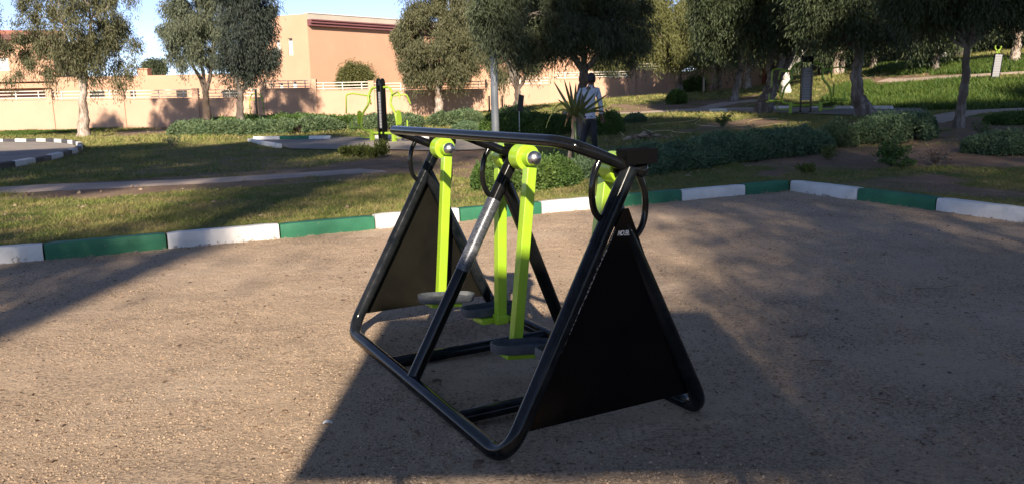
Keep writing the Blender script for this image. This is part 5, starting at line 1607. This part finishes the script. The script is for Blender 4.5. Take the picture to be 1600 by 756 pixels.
# pebbles and grit over the near court
def court_pts(n, y0, y1, power=1.0):
    out = []
    while len(out) < n:
        y = y0+(y1-y0)*rng.random(n*2)**power; x = (rng.random(n*2)-.5)*2*(y*.70+.3)
        s_, t_ = to_st(x, y); ok = (s_ > .05) & (t_ > .05)
        out += list(zip(x[ok], y[ok]))
    P = np.array(out[:n])
    z = (fbm(P[:, 0], P[:, 1], .9, 3)-.5)*.022+(fbm(P[:, 0]+5, P[:, 1]*1.25, .16, 3)-.5)*.012
    return np.stack([P[:, 0], P[:, 1], z+worn(P[:, 0], P[:, 1])], 1)
P = court_pts(110000, 2.3, 12, 1.6)
clus = fbm(P[:, 0], P[:, 1], .7, 4); P = P[clus+.16*rng.random(len(P)) > .52]
rocks('pebbles', P, .0030+.0075*rng.random(len(P))**2.6, M['stone'], kind='stuff')
P = court_pts(420, 2.4, 10, 1.4)
rocks('grit_stones', P+[0, 0, .001], .007+.009*rng.random(len(P))**2, M['stone'], kind='stuff', seed=5)
# fallen leaves and twigs
P = court_pts(800, 2.4, 11, 1.2)
D = rng.normal(size=P.shape); D[:, 2] *= .12
V, Fq = leaves(P+[0, 0, .006], D, .035, .012, rng)
tag(np_mesh('leaf_litter', V, Fq, M['litter']), kind='stuff')
def litter(name, px, py, L, Wd, m, label, cat, ang=.3, curl=.01):
    v = ray(px, py); t = -CH/v[2]; p = v*t
    mb = MB(); n = 6; V = []; Fs = []
    for i in range(n+1):
        u = i/n; w = Wd*math.sin(math.pi*(.06+.88*u))
        for s_ in (-1, 1):
            V.append((L*(u-.5), s_*w/2, .006+curl*math.sin(math.pi*u)+.003*s_)); V.append((L*(u-.5), s_*w/2, .0045+curl*math.sin(math.pi*u)+.003*s_))
    for i in range(n):
        a = i*4; b_ = a+4
        Fs += [(a, b_, b_+2, a+2), (a+1, a+3, b_+3, b_+1), (a, a+1, b_+1, b_), (a+2, b_+2, b_+3, a+3)]
    Fs += [(0, 2, 3, 1), (n*4, n*4+1, n*4+3, n*4+2)]
    o = mb.add(V, Fs, True).build(name, m); o.location = (p[0], p[1], .004); o.rotation_euler = (0, 0, ang)
    return tag(o, label, cat)
litter('paper_scrap', 512, 663, .045, .018, M['whitemetal'], 'tiny white scrap on the gravel left of the machine', 'litter', .1)
litter('fallen_leaf', 748, 728, .07, .035, M['litter'], 'curled pale brown leaf under the near bend of the frame', 'leaf', .9, .012)
litter('fallen_leaf', 650, 680, .055, .02, M['litter'], 'curled dark leaf on the gravel before the middle leg', 'leaf', -.7, .015)
litter('fallen_leaf', 683, 597, .05, .022, M['litter'], 'flat leaf inside the base frame between the front tube and pedals', 'leaf', .1, .006)
for k, (a, b_, lab) in enumerate((((1235,528), (1262,524), 'short forked dark twig lying on the shaded gravel right of the machine'), ((1268,566), (1300,568), 'straight thin twig lying below the forked one on the right gravel'), ((1360,625), (1395,632), 'thin dark twig on the lower right gravel'), ((1430,452), (1495,448), 'longest thin twig lying on the right gravel towards the kerb'))):
    mb = MB(); pa = ray(*a); pa = pa*(-CH/pa[2]); pb = ray(*b_); pb = pb*(-CH/pb[2])
    rr = random.Random(k); A = Vector((pa[0], pa[1], .010)); B = Vector((pb[0], pb[1], .014))
    limb(mb, A, B, .005, .003, rr, 6, .02, 6)
    if k == 0: limb(mb, A.lerp(B, .4), A.lerp(B, .6)+Vector((.0, .09, .01)), .004, .002, rr, 4, .05, 6)
    tag(mb.build('twig', M['litter']), lab, 'twig')

# ================================================================== GRASS
def scatter(n, y0, y1, xk=.72):
    y = np.sqrt(y0*y0+(y1*y1-y0*y0)*rng.random(n)); x = (rng.random(n)-.5)*2*(y*xk)
    s_, t_ = to_st(x, y); ok = (np.minimum(s_, t_) < -.2)
    return x[ok], y[ok]
PATHS = []
def on_hard(x, y):
    out = (x-pcx)**2+(y-pcy)**2 < (pr+.2)**2
    out |= inpoly(x, y, np.array(PAD2)); out |= inpoly(x, y, np.array(PAD3))
    for pl, w_ in (([G(-150,309), G(0,298), G(150,291), G(300,284), G(450,275), G(580,267)], 1.25), ([G(955,178), G(1040,174), G(1100,172), G(1180,172), G(1260,173)], 2.6), ([G(1440,192), G(1500,178), G(1560,173), G(1700,168)], 1.3), ([G(1380,126), G(1450,123), G(1530,118), G(1640,112)], .8)):
        Pp = np.array([p[:2] for p in pl]); dmin = np.full(x.shape, 9e9)
        for a, b_ in zip(Pp[:-1], Pp[1:]):
            ab = b_-a; t = np.clip(((x-a[0])*ab[0]+(y-a[1])*ab[1])/(ab@ab), 0, 1)
            dmin = np.minimum(dmin, np.hypot(x-a[0]-ab[0]*t, y-a[1]-ab[1]*t))
        out |= dmin < w_/2
    return out
def blades(name, x, y, h, w_, m, spread=.03, per=3, lean=.5):
    x = np.repeat(x, per); y = np.repeat(y, per); h = np.repeat(h, per)*(.6+.7*rng.random(len(x)))
    x = x+rng.normal(size=len(x))*spread; y = y+rng.normal(size=len(x))*spread
    z = ground(x, y, False)-.01
    B = np.stack([x, y, z], 1); a = rng.random(len(x))*6.28
    sd = np.stack([np.cos(a), np.sin(a), 0*a], 1)*(w_*(.6+.8*rng.random(len(x))))[:, None]/2
    tip = B+np.stack([rng.normal(size=len(x))*lean, rng.normal(size=len(x))*lean, np.ones(len(x))], 1)*h[:, None]
    V = np.stack([B-sd, B+sd, tip], 1).reshape(-1, 3)
    o = np_mesh(name, V, np.arange(len(V)).reshape(-1, 3), m)
    return tag(o, kind='stuff')
for nm, n, y0, y1, hh, ww, sp_ in (('grass', 52000, 8.0, 16, .055, .008, .03), ('grass', 42000, 16, 32, .08, .016, .06), ('grass', 30000, 32, 62, .14, .035, .1)):
    x, y = scatter(n, y0, y1)
    dz, lz = zones(x, y)
    keep = (rng.random(len(x)) > dz*1.5) & (fbm(x, y, .8, 3)+.35*rng.random(len(x)) > .48) & ~on_hard(x, y) & (lz < .5)
    x, y = x[keep], y[keep]
    hv = hh*(.5+fbm(x, y, 1.3, 3))
    blades(nm, x, y, hv, ww, M['grass'], sp_, 4, .8)
x, y = scatter(160000, 18, 60)
dz, lz = zones(x, y)
keep = (lz > .4) & ~on_hard(x, y); x, y = x[keep], y[keep]
blades('tall_grass', x, y, (.10+.28*fbm(x, y, 1.5, 3))*np.where(x < -5, .6, 1), .05, M['lushgrass'], .06, 4, .5)
# turf creeping over the back edge of the kerb
nn = 5200
u = rng.random(nn)*14; which = rng.random(nn) < .65
x = np.where(which, CC[0]+DA[0]*u-DB[0]*(.19+.05*rng.random(nn)), CC[0]+DB[0]*u*.5-DA[0]*(.19+.05*rng.random(nn)))
y = np.where(which, CC[1]+DA[1]*u-DB[1]*(.19+.05*rng.random(nn)), CC[1]+DB[1]*u*.5-DA[1]*(.19+.05*rng.random(nn)))
blades('grass', x, y, np.full(nn, .06), .008, M['grass'], .02, 4, .7)
# pale stones strewn on the beds
P = []
for _ in range(260):
    x_, y_ = rng.uniform(1.5, 15), rng.uniform(11, 22); P.append((x_, y_, gz(x_, y_)+.01))
for _ in range(60):
    x_, y_ = rng.uniform(-8, 1), rng.uniform(9.5, 14); P.append((x_, y_, gz(x_, y_)+.01))
P = np.array(P); s_, t_ = to_st(P[:, 0], P[:, 1]); P = P[np.minimum(s_, t_) < -.4]
rocks('bed_stones', P, .018+.05*rng.random(len(P))**3, M['stone'], kind='stuff', seed=9)
